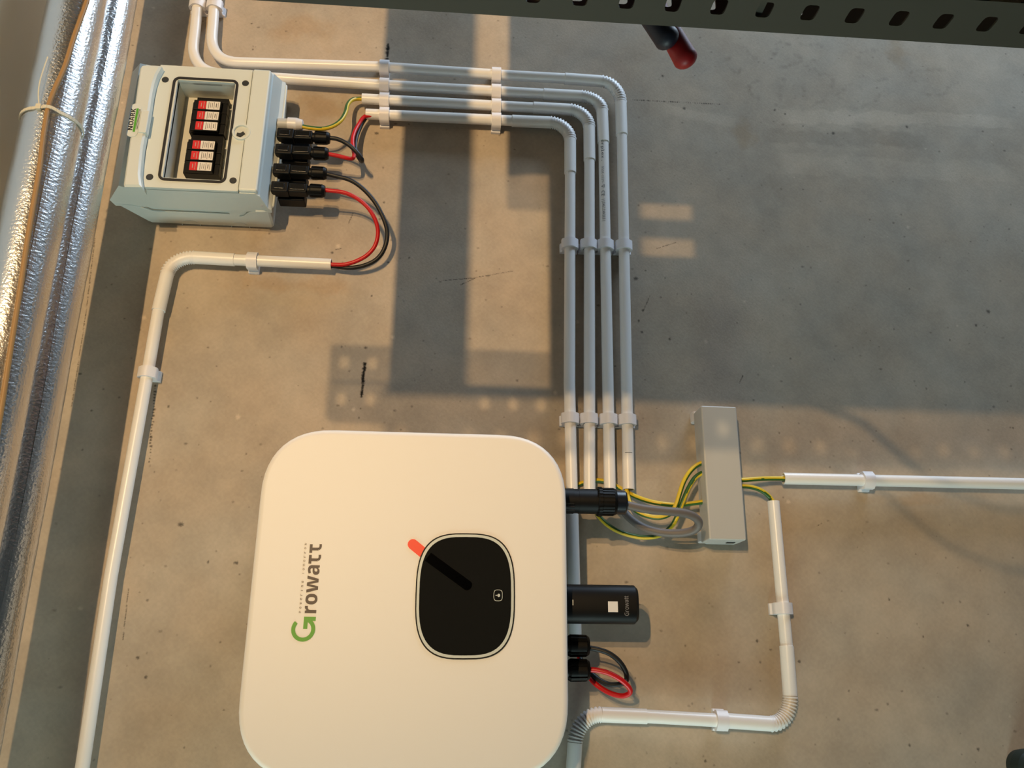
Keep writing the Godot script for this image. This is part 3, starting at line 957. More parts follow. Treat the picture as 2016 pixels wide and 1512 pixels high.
func cables() -> void:
	var yellow := Color(0.72, 0.53, 0.03)
	var green := Color(0.035, 0.11, 0.02)
	var yg := [green, yellow, Vector3(-0.35, 0.45, 0.75), 0.62]
	var g := "cables at the DC box"
	wire("earth_wire", [Vector3(-0.3125, 0.3611, 0.062), Vector3(-0.2993, 0.3589, 0.062), Vector3(-0.2823, 0.3601, 0.06), Vector3(-0.269, 0.3692, 0.055), Vector3(-0.2596, 0.3829, 0.05), Vector3(-0.255, 0.4015, 0.043), Vector3(-0.2543, 0.4215, 0.034), Vector3(-0.2502, 0.4371, 0.025), Vector3(-0.2414, 0.4452, 0.0185), Vector3(-0.2223, 0.4464, 0.018)], 0.0031, M.earth, "yellow and green wire from the white gland to a conduit", g, yg)
	wire("power_cable", [Vector3(-0.2726, 0.3185, 0.06), Vector3(-0.2583, 0.3173, 0.058), Vector3(-0.2448, 0.3163, 0.055), Vector3(-0.2383, 0.3195, 0.05), Vector3(-0.2375, 0.3301, 0.043), Vector3(-0.2406, 0.3461, 0.038), Vector3(-0.2427, 0.3618, 0.034), Vector3(-0.2414, 0.3785, 0.029), Vector3(-0.237, 0.396, 0.0235), Vector3(-0.2319, 0.4085, 0.0215), Vector3(-0.2262, 0.4136, 0.0207), Vector3(-0.2095, 0.4155, 0.0207)], 0.0029, M.red_cable, "red cable with a tight kink between connector and conduit", g)
	wire("power_cable", [Vector3(-0.2724, 0.3453, 0.06), Vector3(-0.26, 0.3439, 0.06), Vector3(-0.2472, 0.3378, 0.06), Vector3(-0.2376, 0.3312, 0.058), Vector3(-0.2295, 0.3242, 0.054), Vector3(-0.225, 0.3198, 0.048), Vector3(-0.2269, 0.3237, 0.038), Vector3(-0.234, 0.3373, 0.031), Vector3(-0.2386, 0.3529, 0.028), Vector3(-0.2388, 0.3715, 0.024), Vector3(-0.2365, 0.3881, 0.0195), Vector3(-0.2321, 0.4049, 0.0165), Vector3(-0.2268, 0.4158, 0.015), Vector3(-0.2209, 0.4186, 0.0148), Vector3(-0.2086, 0.4198, 0.0148)], 0.0031, M.black_cable, "black cable folding back on itself between connector and conduit", g)
	wire("power_cable", [Vector3(-0.2722, 0.2859, 0.06), Vector3(-0.2577, 0.2826, 0.06), Vector3(-0.2373, 0.2772, 0.06), Vector3(-0.2191, 0.2666, 0.056), Vector3(-0.2021, 0.2497, 0.05), Vector3(-0.1891, 0.2282, 0.043), Vector3(-0.1832, 0.2095, 0.036), Vector3(-0.1857, 0.1899, 0.03), Vector3(-0.1952, 0.1743, 0.025), Vector3(-0.2108, 0.1652, 0.021), Vector3(-0.2302, 0.1612, 0.0175), Vector3(-0.2484, 0.1621, 0.0155), Vector3(-0.2587, 0.164, 0.0148), Vector3(-0.2738, 0.1653, 0.0148)], 0.0031, M.black_cable, "black cable in a wide loop, the outer one beside the red", g)
	wire("power_cable", [Vector3(-0.273, 0.2592, 0.06), Vector3(-0.2609, 0.2586, 0.06), Vector3(-0.2432, 0.2569, 0.059), Vector3(-0.2253, 0.2504, 0.055), Vector3(-0.21, 0.2386, 0.05), Vector3(-0.1996, 0.2228, 0.043), Vector3(-0.1963, 0.2073, 0.036), Vector3(-0.2001, 0.1908, 0.03), Vector3(-0.2104, 0.1779, 0.026), Vector3(-0.2253, 0.1694, 0.0225), Vector3(-0.2408, 0.1641, 0.0212), Vector3(-0.255, 0.1631, 0.021), Vector3(-0.2729, 0.1635, 0.021)], 0.0029, M.red_cable, "red cable in a wide loop inside the black one", g)
	# inverter side
	g = "cables between inverter and terminal block"
	wire("supply_cable", [Vector3(0.1267, -0.1853, 0.11), Vector3(0.138, -0.1888, 0.11), Vector3(0.1572, -0.1918, 0.108), Vector3(0.1803, -0.1931, 0.104), Vector3(0.2042, -0.1934, 0.098), Vector3(0.2217, -0.1962, 0.09), Vector3(0.2317, -0.202, 0.08), Vector3(0.2305, -0.2088, 0.07), Vector3(0.2194, -0.2126, 0.062), Vector3(0.2014, -0.2129, 0.055), Vector3(0.1829, -0.21, 0.05), Vector3(0.1658, -0.203, 0.045), Vector3(0.1525, -0.192, 0.04), Vector3(0.1446, -0.1806, 0.035), Vector3(0.1381, -0.1701, 0.028), Vector3(0.1339, -0.1585, 0.02), Vector3(0.1312, -0.1444, 0.018)], 0.0053, M.grey_cable, "thick grey cable looping from the round connector", g)
	wire("earth_wire", [Vector3(0.0675, -0.1526, 0.006), Vector3(0.0795, -0.1471, 0.0045), Vector3(0.0935, -0.1408, 0.0042), Vector3(0.1096, -0.1362, 0.0042), Vector3(0.1236, -0.1359, 0.0042), Vector3(0.1374, -0.1401, 0.0042), Vector3(0.1489, -0.1459, 0.005), Vector3(0.1643, -0.1577, 0.016), Vector3(0.1799, -0.1665, 0.028), Vector3(0.1987, -0.1712, 0.034), Vector3(0.2191, -0.1721, 0.034), Vector3(0.2383, -0.1693, 0.032), Vector3(0.2653, -0.1649, 0.03)], 0.0031, M.earth, "yellow and green wire passing behind the conduit ends", g, [yellow, green, Vector3(-0.35, 0.8, 0.45), 0.3])
	wire("earth_wire", [Vector3(0.154, -0.1439, 0.018), Vector3(0.1546, -0.156, 0.02), Vector3(0.1565, -0.1692, 0.025), Vector3(0.1619, -0.1794, 0.03), Vector3(0.1756, -0.1872, 0.034), Vector3(0.1921, -0.1901, 0.038), Vector3(0.2064, -0.185, 0.041), Vector3(0.2139, -0.1738, 0.043), Vector3(0.2192, -0.1591, 0.044), Vector3(0.2255, -0.1433, 0.044), Vector3(0.2351, -0.129, 0.042), Vector3(0.2479, -0.1181, 0.038), Vector3(0.2677, -0.1096, 0.034)], 0.0031, M.earth, "mostly yellow wire with a green edge, from the pencil-marked conduit", g, [yellow, green, Vector3(-0.35, 0.8, 0.45), 0.22])
	wire("earth_wire", [Vector3(0.105, -0.166, 0.02), Vector3(0.1105, -0.1798, 0.022), Vector3(0.1193, -0.1927, 0.024), Vector3(0.1335, -0.2041, 0.026), Vector3(0.153, -0.2119, 0.028), Vector3(0.174, -0.2151, 0.03), Vector3(0.1936, -0.2119, 0.033), Vector3(0.208, -0.2009, 0.037), Vector3(0.2161, -0.1866, 0.04), Vector3(0.2232, -0.1694, 0.042), Vector3(0.2325, -0.1502, 0.042), Vector3(0.2449, -0.1341, 0.038), Vector3(0.2669, -0.1215, 0.034)], 0.0031, M.earth, "yellow and green wire sweeping round the outside of the grey loop", g, [yellow, green, Vector3(0.0, -0.8, 0.3), 0.4])
	wire("earth_wire", [Vector3(0.2951, -0.1353, 0.03), Vector3(0.3105, -0.1356, 0.03), Vector3(0.3317, -0.1328, 0.026), Vector3(0.3554, -0.1302, 0.02), Vector3(0.3918, -0.1293, 0.018)], 0.0031, M.earth, "yellow and green wire straight from terminal block into conduit", g, [yellow, green, Vector3(-0.35, 0.8, 0.45), 0.22])
	wire("earth_wire", [Vector3(0.2951, -0.1445, 0.028), Vector3(0.3126, -0.1434, 0.028), Vector3(0.3286, -0.1454, 0.026), Vector3(0.3412, -0.1501, 0.023), Vector3(0.3506, -0.1567, 0.019), Vector3(0.3551, -0.1647, 0.018), Vector3(0.3553, -0.1785, 0.018)], 0.0031, M.earth, "yellow and green wire bending from terminal block into conduit", g, [yellow, green, Vector3(-0.35, 0.8, 0.45), 0.22])
	g = "solar cables at the inverter"
	wire("power_cable", [Vector3(0.091, -0.3549, 0.07), Vector3(0.1017, -0.3566, 0.072), Vector3(0.1148, -0.3611, 0.074), Vector3(0.1268, -0.3703, 0.074), Vector3(0.1346, -0.3818, 0.07), Vector3(0.1366, -0.3917, 0.062), Vector3(0.1302, -0.3959, 0.053), Vector3(0.1191, -0.3964, 0.046), Vector3(0.109, -0.3922, 0.04), Vector3(0.1013, -0.3859, 0.034), Vector3(0.0914, -0.3746, 0.026), Vector3(0.0852, -0.3595, 0.018), Vector3(0.0818, -0.3411, 0.0165)], 0.0031, M.black_cable, "black cable looping at the inverter beside the stick logger", g)
	wire("power_cable", [Vector3(0.0905, -0.3793, 0.07), Vector3(0.101, -0.3803, 0.073), Vector3(0.114, -0.3836, 0.075), Vector3(0.1274, -0.3904, 0.074), Vector3(0.138, -0.399, 0.069), Vector3(0.1404, -0.4054, 0.062), Vector3(0.1333, -0.4091, 0.054), Vector3(0.1217, -0.4071, 0.047), Vector3(0.11, -0.401, 0.04), Vector3(0.0999, -0.3924, 0.034), Vector3(0.0912, -0.3794, 0.027), Vector3(0.0861, -0.3638, 0.02), Vector3(0.082, -0.343, 0.0195)], 0.0031, M.red_cable, "red cable looping at the inverter beside the black loop", g)

# ------------------------------------------------------------------ DC surge protection box
func dc_box() -> void:
	var t := thing("enclosure", Vector3(-0.44, 0.226, 0), "pale grey plastic DC box with a row of black modules inside", "enclosure")
	var vx := Transform3D(Basis(Vector3(1, 0, 0), Vector3(0, 0, 1), Vector3(0, -1, 0)), Vector3.ZERO)   # profile in (x, z), pushed along -y
	var lo := 0.226
	var hi := 0.424
	# base tray
	var st := mb()
	var base_profile := PackedVector2Array([Vector2(-0.524, 0.0005), Vector2(-0.353, 0.0005), Vector2(-0.35, 0.004), Vector2(-0.3475, 0.052), Vector2(-0.552, 0.052), Vector2(-0.555, 0.047), Vector2(-0.529, 0.006)])
	extrude(st, base_profile, -0.438, -(lo + 0.001), 0.0025, vx)
	part(t, "base", st, M.box)
	# knock-out rings on the base's side
	for x in [-0.468, -0.398]:
		st = mb()
		lathe(st, Vector3(x, lo + 0.0012, 0.0), Vector3(0, -1, 0), [[0, 0.0135], [0.0006, 0.0135], [0.0006, 0.0125], [0, 0.0125]], 28)
		part(t, "knockout", st, M.box)
	# lid: skirt with raised hinge flap, front plate with the window opening
	st = mb()
	var skirt := PackedVector2Array([Vector2(-0.5565, 0.0515), Vector2(-0.3435, 0.0515), Vector2(-0.343, 0.058), Vector2(-0.347, 0.063), Vector2(-0.352, 0.094), Vector2(-0.357, 0.1), Vector2(-0.378, 0.1), Vector2(-0.505, 0.0985), Vector2(-0.522, 0.0985), Vector2(-0.534, 0.105), Vector2(-0.5595, 0.066)])
	lid_shell(st, skirt, lo - 0.0015, 0.4405, 0.37)
	part(t, "lid", st, M.box)
	# rim moulding where lid and base meet
	st = mb()
	tube(st, curve([Vector3(-0.556, lo - 0.001, 0.056), Vector3(-0.54, lo - 0.0015, 0.055), Vector3(-0.528, lo - 0.0015, 0.053), Vector3(-0.515, lo - 0.0015, 0.046), Vector3(-0.505, lo - 0.0012, 0.041), Vector3(-0.45, lo - 0.0005, 0.0405), Vector3(-0.405, lo - 0.0003, 0.04)], 6), 0.0011, 8)
	part(t, "rim_bead", st, M.box)
	st = mb()
	tube(st, curve([Vector3(-0.392, lo, 0.034), Vector3(-0.385, lo, 0.037), Vector3(-0.379, lo - 0.0005, 0.045), Vector3(-0.372, lo - 0.001, 0.05), Vector3(-0.35, lo - 0.0012, 0.053)], 6), 0.0009, 8)
	part(t, "rim_bead", st, M.box)
	st = mb()
	tube(st, curve([Vector3(-0.362, 0.4405, 0.055), Vector3(-0.351, 0.4395, 0.055), Vector3(-0.3445, 0.434, 0.055), Vector3(-0.3425, 0.422, 0.055), Vector3(-0.3425, 0.33, 0.055), Vector3(-0.3425, 0.245, 0.055), Vector3(-0.344, 0.232, 0.055), Vector3(-0.351, 0.2255, 0.055), Vector3(-0.365, 0.2245, 0.055)], 6), 0.0024, 10)
	part(t, "rim_bead", st, M.box)
	# front plate (four bars round the opening)
	var gx0 := -0.4795
	var gx1 := -0.4005
	var gy0 := 0.2405
	var gy1 := 0.3965
	st = mb()
	var outer := plate_outline(Vector2(-0.4425, 0.3225), Vector2(0.0635, 0.0975))
	var inner := plate_outline(Vector2((gx0 + gx1) / 2, (gy0 + gy1) / 2), Vector2((gx1 - gx0) / 2, (gy1 - gy0) / 2))
	ring(st, outer, inner, 0.096, 0.1045)
	part(t, "front_plate", st, M.box)
	# hinge flap along one side, standing proud
	st = mb()
	var flap := PackedVector2Array([Vector2(-0.4997, 0.4092), Vector2(-0.5043, 0.3946), Vector2(-0.5062, 0.3798), Vector2(-0.5067, 0.3615), Vector2(-0.5062, 0.3362), Vector2(-0.5066, 0.3027), Vector2(-0.5071, 0.2805), Vector2(-0.5062, 0.2593), Vector2(-0.5047, 0.2375), Vector2(-0.4999, 0.2184), Vector2(-0.5218, 0.2176), Vector2(-0.5234, 0.2213), Vector2(-0.5283, 0.4039), Vector2(-0.5265, 0.4082), Vector2(-0.5236, 0.4097)])
	extrude(st, flap, 0.094, 0.117, 0.0025)
	part(t, "hinge_flap", st, M.box)
	# second raised strip on the other side
	st = mb()
	rbox(st, Vector3(-0.3785, lo - 0.0005, 0.094), Vector3(-0.3535, hi - 0.003, 0.1065), 0.003)
	part(t, "side_strip", st, M.box)
	# black gasket round the window and its pale lip
	st = mb()
	var go := round_rect(Vector2(-0.4407, 0.3186), Vector2(0.0448, 0.0828), 0.009)
	var gi := round_rect(Vector2(-0.4407, 0.3186), Vector2(0.0414, 0.0794), 0.006)
	ring(st, go, gi, 0.104, 0.1056)
	part(t, "gasket", st, M.dark_print, "black rubber gasket")
	# recess behind the window: walls and floor
	st = mb()
	var rz := 0.066
	quad(st, Vector3(gx0, gy0, rz), Vector3(gx1, gy0, rz), Vector3(gx1, gy1, rz), Vector3(gx0, gy1, rz), Vector3(0, 0, 1))
	for w in [[Vector3(gx0 - 0.002, gy0 - 0.002, rz - 0.002), Vector3(gx0, gy1 + 0.002, 0.1)], [Vector3(gx1, gy0 - 0.002, rz - 0.002), Vector3(gx1 + 0.002, gy1 + 0.002, 0.1)], [Vector3(gx0, gy0 - 0.002, rz - 0.002), Vector3(gx1, gy0, 0.1)], [Vector3(gx0, gy1, rz - 0.002), Vector3(gx1, gy1 + 0.002, 0.1)]]:
		box(st, w[0], w[1])
	part(t, "recess", st, M.box_in)
	# surge modules with printed stickers
	for k in 6:
		var yc: float = [0.3705, 0.3535, 0.3365, 0.3055, 0.2885, 0.2715][k]
		var md := Node3D.new()
		md.name = "surge_module"
		t.add_child(md, true)
		md.position = Vector3(-0.4625, yc, rz) - (t.get_meta("at") as Vector3)
		var at := Vector3(-0.4625, yc, rz)
		md.set_meta("at", at)
		st = mb()
		rbox(st, Vector3(-0.4625, yc - 0.0083, rz), Vector3(-0.4145, yc + 0.0083, 0.081), 0.0008)
		rbox(st, Vector3(-0.4595, yc - 0.0081, 0.081), Vector3(-0.4215, yc + 0.0081, 0.087), 0.0008)
		part(md, "housing", st, M.black)
		st = mb()
		extrude(st, round_rect(Vector2(-0.4475, yc - 0.0003), Vector2(0.0052, 0.0066), 0.0008, 3), 0.0868, 0.0873)
		part(md, "red_sticker", st, M.red_print)
		st = mb()
		extrude(st, round_rect(Vector2(-0.4325, yc - 0.0003), Vector2(0.0094, 0.0066), 0.0008, 3), 0.0868, 0.0872)
		part(md, "white_sticker", st, M.white)
		for b in [[-0.4487, 0.0004, M.pale_print], [-0.4452, 0.0003, M.pale_print], [-0.4385, 0.0004, M.grey_print], [-0.436, 0.0003, M.grey_print], [-0.4335, 0.0004, M.grey_print], [-0.431, 0.0003, M.grey_print], [-0.428, 0.0004, M.dark_print], [-0.4255, 0.0003, M.grey_print]]:
			st = mb()
			var l := 0.0045 + 0.0012 * sin(b[0] * 900.0)
			box(st, Vector3(b[0] - b[1], yc - l, 0.0872), Vector3(b[0] + b[1], yc + l * 0.9, 0.08745))
			part(md, "print_line", st, b[2])
	st = mb()
	rbox(st, Vector3(-0.4585, 0.3805, rz), Vector3(-0.4145, 0.3885, 0.079), 0.0008)
	part(t, "module_end", st, M.black)
	st = mb()
	rbox(st, Vector3(-0.4595, 0.315, rz), Vector3(-0.4155, 0.3275, 0.0775), 0.0008)
	part(t, "module_spacer", st, M.black)
	# lid screws
	for p in [Vector2(-0.4964, 0.3957), Vector2(-0.3868, 0.3972), Vector2(-0.3868, 0.2409), Vector2(-0.4961, 0.2402)]:
		st = mb()
		lathe(st, Vector3(p.x, p.y, 0.1042), Vector3(0, 0, 1), [[0, 0.0049], [0.0007, 0.0047], [0.0004, 0.004], [0.0003, 0]], 20)
		part(t, "lid_screw", st, M.screw)
	# quarter-turn lock recess
	st = mb()
	lathe(st, Vector3(-0.3835, 0.3165, 0.1042), Vector3(0, 0, 1), [[0, 0.0128], [0.0032, 0.0124], [0.0032, 0.0102], [0.0006, 0.0095], [0.0006, 0]], 32)
	part(t, "lock_ring", st, M.box)
	st = mb()
	extrude(st, PackedVector2Array([Vector2(-0.3895, 0.3105), Vector2(-0.3845, 0.3085), Vector2(-0.3785, 0.314), Vector2(-0.381, 0.3172), Vector2(-0.3848, 0.3142), Vector2(-0.389, 0.3148)]), 0.1045, 0.1068, 0.0)
	part(t, "lock_slot", st, M.screw)
	# latch on the hinge flap
	st = mb()
	rbox(st, Vector3(-0.5155, 0.299, 0.108), Vector3(-0.5045, 0.334, 0.1195), 0.0015)
	part(t, "latch", st, M.box)
	# maker's plate
	st = mb()
	extrude(st, round_rect(Vector2(-0.5232, 0.3185), Vector2(0.0072, 0.0262), 0.0065), 0.1165, 0.1178)
	part(t, "maker_plate", st, M.box)
	st = mb()
	box(st, Vector3(-0.5225, 0.3, 0.1175), Vector3(-0.5195, 0.337, 0.118))
	part(t, "green_stripe", st, M.green_ink)
	for x in [-0.5197, -0.5183]:
		st = mb()
		box(st, Vector3(x + 0.0008, 0.304, 0.1175), Vector3(x + 0.0014, 0.336, 0.1179))
		part(t, "print_line", st, M.dark_print)
	letters(t, "NOARK", Vector3(-0.5264, 0.3195, 0.118), Vector3(0, 1, 0), Vector3(-1, 0, 0), 0.034, 0.0062, M.dark_print, true)
	# small hinge pin
	st = mb()
	lathe(st, Vector3(-0.3535, 0.2245, 0.07), Vector3(0, -1, 0), [[0, 0.0022], [0.0008, 0.0022], [0.0008, 0.0013], [0.0003, 0.001], [0.0003, 0]], 14)
	part(t, "hinge_pin", st, M.gland)
	# cable gland
	var gl := thing("cable_gland", Vector3(-0.345, 0.3645, 0.06), "white cable gland with the yellow-green wire on the DC box", "gland")
	st = mb()
	lathe(st, Vector3(-0.3465, 0.3645, 0.06), Vector3(1, 0, 0), [[0, 0.0], [0, 0.0088], [0.014, 0.0088], [0.014, 0.0]], 6)
	part(gl, "lock_nut", st, M.block)
	st = mb()
	lathe(st, Vector3(-0.3325, 0.3645, 0.06), Vector3(1, 0, 0), [[0, 0.0], [0, 0.0098], [0.012, 0.0098], [0.0155, 0.0088], [0.021, 0.0075], [0.022, 0.0035], [0.022, 0.0]], 12)
	part(gl, "dome_nut", st, M.gland)
	# four plug connectors in the side
	var labels := ["black plug connector of the folded black cable", "black plug connector of the kinked red cable", "black plug connector of the wide black loop", "black plug connector of the wide red loop"]
	var ys := [0.3445, 0.3185, 0.2862, 0.2575]
	for k in 4:
		solar_plug(Vector3(-0.3455, ys[k], 0.06), labels[k])

func plate_outline(c: Vector2, h: Vector2) -> PackedVector2Array:
	var out := PackedVector2Array()
	var corners := [Vector2(-1, -1), Vector2(1, -1), Vector2(1, 1), Vector2(-1, 1)]
	for k in 4:
		var a: Vector2 = corners[k]
		var b: Vector2 = corners[(k + 1) % 4]
		for i in 4:
			var p := a.lerp(b, i / 4.0)
			out.append(c + p * h)
	return out

# shell with the given (x, z) outline, open through the window: side walls only, closed by end walls
func lid_shell(st: SurfaceTool, profile: PackedVector2Array, lo: float, hi: float, draft: float) -> void:
	var n := profile.size()
	for i in n:
		var a := profile[i]
		var b := profile[(i + 1) % n]
		if (absf(a.y - b.y) < 0.0016 and a.y > 0.09 and absf(a.x - b.x) > 0.05) or i == 0:
			continue                                # the front plate closes this one; the back is open
		var e := (b - a).normalized()
		var nn := Vector3(e.y, 0, -e.x)
		quad(st, Vector3(a.x, lo, a.y), Vector3(b.x, lo, b.y), Vector3(b.x, hi - draft * (b.y - 0.05), b.y), Vector3(a.x, hi - draft * (a.y - 0.05), a.y), nn)
	var idx := Geometry2D.triangulate_polygon(profile)
	for y in [[lo, -1.0], [hi, 1.0]]:
		for k in range(0, idx.size(), 3):
			var q := Vector3(0, y[1], draft if y[1] > 0 else 0.0).normalized()
			var p: Array[Vector3] = []
			for j in 3:
				var c := profile[idx[k + j]]
				p.append(Vector3(c.x, y[0] - (draft * (c.y - 0.05) if y[1] > 0 else 0.0), c.y))
			tri(st, p[0], p[1], p[2], q, q, q)

func solar_plug(at: Vector3, label: String) -> void:
	var t := thing("plug_connector", at, label, "connector", "plug connectors on the DC box")
	var ax := Vector3(1, 0, 0)
	var st := mb()
	rbox(st, at + Vector3(0, -0.0082, -0.0085), at + Vector3(0.024, 0.0082, 0.0085), 0.002)
	rbox(st, at + Vector3(0.0235, -0.0072, -0.0075), at + Vector3(0.05, 0.0072, 0.0075), 0.002)
	part(t, "housing", st, M.black)
	st = mb()
	rbox(st, at + Vector3(0.004, -0.0045, 0.0075), at + Vector3(0.019, 0.0045, 0.0098), 0.001)
	rbox(st, at + Vector3(0.026, -0.0045, 0.0065), at + Vector3(0.047, 0.0045, 0.0088), 0.001)
	part(t, "clip_tab", st, M.black_gloss)
	st = mb()
	lathe(st, at + ax * 0.05, ax, [[0, 0.0068], [0.003, 0.0068], [0.003, 0.0]], 20)
	part(t, "neck", st, M.black)
	st = mb()
	lathe(st, at + ax * 0.053, ax, [[0, 0.0, 1], [0, 0.0092, 1], [0.002, 0.0098, 1], [0.017, 0.0094, 1], [0.021, 0.0075], [0.022, 0.0]], 40, 10, 0.12)
	part(t, "cap_nut", st, M.black)
	# matching plug below it, closer to the wall
	st = mb()
	rbox(st, at + Vector3(0.006, -0.0085, -0.034), at + Vector3(0.044, 0.006, -0.0135), 0.002)
	part(t, "lower_housing", st, M.black)

# ------------------------------------------------------------------ inverter
func inverter() -> void:
	var t := thing("inverter", Vector3(-0.122, -0.303, 0), "large white solar inverter with rounded corners and black display", "inverter")
	var c := Vector2(-0.122, -0.303)
	var st := mb()
	extrude(st, squircle(c, Vector2(0.166, 0.18), 7.0, 72), 0.012, 0.1, 0.004)
	part(t, "body", st, M.inverter_body)
	# cooling fins on the back
	for k in 14:
		st = mb()
		box(st, Vector3(-0.27, -0.46 + k * 0.0245, 0.001), Vector3(0.02, -0.456 + k * 0.0245, 0.0125))
		part(t, "fin", st, M.inverter_body)
	# front cover: rounded slab with softly turned edge
	st = mb()
	cover(st, c, Vector2(0.175, 0.1875), 0.064, 0.09, 0.16)
	part(t, "front_cover", st, M.inverter)
	# display
	var dc := Vector2(-0.0615, -0.3018)
	var xf := Transform3D(Basis(Vector3(0, 0, 1), deg_to_rad(0.6)), Vector3(dc.x, dc.y, 0))
	st = mb()
	ring(st, squircle(Vector2.ZERO, Vector2(0.0552, 0.0682), 3.1), squircle(Vector2.ZERO, Vector2(0.0538, 0.0668), 3.1), 0.159, 0.1609, xf)
	part(t, "display_edge", st, M.black)
	st = mb()
	ring(st, squircle(Vector2.ZERO, Vector2(0.0538, 0.0668), 3.1), squircle(Vector2.ZERO, Vector2(0.051, 0.064), 3.1), 0.159, 0.1611, xf)
	part(t, "silver_ring", st, M.silver, "silver ring round the display")
	st = mb()
	extrude(st, squircle(Vector2.ZERO, Vector2(0.0512, 0.0642), 3.1), 0.159, 0.1608, 0.0, xf)
	var glass := part(t, "display_glass", st, M.glass, "glossy black display")
	glass.set_meta("at", t.get_meta("at"))
	glass.position = -(t.get_meta("at") as Vector3)
	# touch key
	var kc := Vector2(-0.0252, -0.3017)
	st = mb()
	ring(st, squircle(kc, Vector2(0.0050, 0.0062), 3.4, 40), squircle(kc, Vector2(0.0045, 0.0057), 3.4, 40), 0.1606, 0.16095)
	part(t, "touch_key", st, M.silver)
	st = mb()
	extrude(st, squircle(kc + Vector2(0.0008, 0.0), Vector2(0.0015, 0.0018), 2.2, 16), 0.1606, 0.16095)
	box(st, Vector3(kc.x - 0.0028, kc.y - 0.0004, 0.1606), Vector3(kc.x + 0.0002, kc.y + 0.0004, 0.16095))
	part(t, "key_symbol", st, M.silver)
	# pull tab of the protective film
	var ta := Vector2(-0.126, -0.2441)
	var tb := Vector2(-0.1101, -0.2563)
	var te := Vector2(-0.0591, -0.2917)
	var along := (tb - ta).normalized()
	var across := Vector2(-along.y, along.x)
	st = mb()
	var tab := PackedVector2Array()
	for k in 9:
		var a := PI / 2 + PI * k / 8.0
		tab.append(ta + along * 0.005 + along * cos(a) * 0.0058 + across * sin(a) * 0.0058)
	tab.append(tb - across * 0.0058)
	tab.append(tb + across * 0.0058)
	extrude(st, tab, 0.1602, 0.1608)
	part(t, "film_tab", st, M.orange, "orange pull tab")
	st = mb()
	var strip := PackedVector2Array([tb + along * 0.007 + across * 0.0055, tb + along * 0.007 - across * 0.0055, te - across * 0.0055])
	for k in 7:
		var a := -PI / 2 + PI * k / 6.0
		strip.append(te + along * cos(a) * 0.0045 + across * sin(a) * 0.0055)
	strip.append(te + across * 0.0055)
	extrude(st, strip, 0.1607, 0.16095)
	part(t, "film_strip", st, M.film)
	# printed name: green G, then the rest
	var base_x := -0.2236
	st = mb()
	var gc := Vector2(-0.2358, -0.3405)     # centre of the G ring; letters stand up towards -x and read towards +y
	var r1 := 0.0128
	var r0 := 0.0086
	var n := 36
	for k in n:
		var a0 := deg_to_rad(48.0 + 300.0 * k / n)
		var a1 := deg_to_rad(48.0 + 300.0 * (k + 1) / n)
		var p: Array[Vector3] = []
		for q in [[a0, r1], [a1, r1], [a1, r0], [a0, r0]]:
			p.append(Vector3(gc.x - sin(q[0]) * q[1], gc.y + cos(q[0]) * q[1], 0.16045))
		quad(st, p[0], p[1], p[2], p[3], Vector3(0, 0, 1))
	box(st, Vector3(gc.x - 0.0002, gc.y + 0.0005, 0.1598), Vector3(gc.x + 0.0042, gc.y + 0.0132, 0.1603))
	box(st, Vector3(gc.x + 0.0042, gc.y + 0.0088, 0.1598), Vector3(gc.x + 0.0125, gc.y + 0.0132, 0.1603))
	part(t, "letter_g", st, M.green_ink, "green letter G")
	letters(t, "rowa", Vector3(-0.2296, -0.2978, 0.1602), Vector3(0, 1, 0), Vector3(-1, 0, 0), 0.0515, 0.0128, M.ink, true)
	for k in 2:
		st = mb()
		var y := -0.2705 + k * 0.0118
		box(st, Vector3(-0.2361, y, 0.1598), Vector3(-0.2331, y + 0.0095, 0.1603))
		box(st, Vector3(-0.2331, y + 0.0028, 0.1598), Vector3(-0.2262, y + 0.0058, 0.1603))
		var hook := curve([Vector3(-0.2263, y + 0.0043, 0.1603), Vector3(-0.2249, y + 0.0053, 0.1603), Vector3(-0.2242, y + 0.0072, 0.1603), Vector3(-0.2243, y + 0.0098, 0.1603)], 5)
		for i in hook.size() - 1:
			var d0 := (hook[mini(i + 1, 15)] - hook[maxi(i - 1, 0)]).normalized() * 0.0013
			var d1 := (hook[mini(i + 2, 15)] - hook[i]).normalized() * 0.0013
			quad(st, hook[i] + Vector3(-d0.y, d0.x, 0), hook[i + 1] + Vector3(-d1.y, d1.x, 0), hook[i + 1] - Vector3(-d1.y, d1.x, 0), hook[i] - Vector3(-d0.y, d0.x, 0), Vector3(0, 0, 1))
		part(t, "letter_t", st, M.ink)
	var tagline := "powering tomorrow"
	for k in tagline.length():
		if tagline[k] == " ":
			continue
		letters(t, tagline[k], Vector3(-0.2408, lerpf(-0.3225, -0.2492, k / 16.0), 0.1602), Vector3(0, 1, 0), Vector3(-1, 0, 0), 0.0009 if tagline[k] in "it" else 0.0019, 0.0022, M.ink_light)

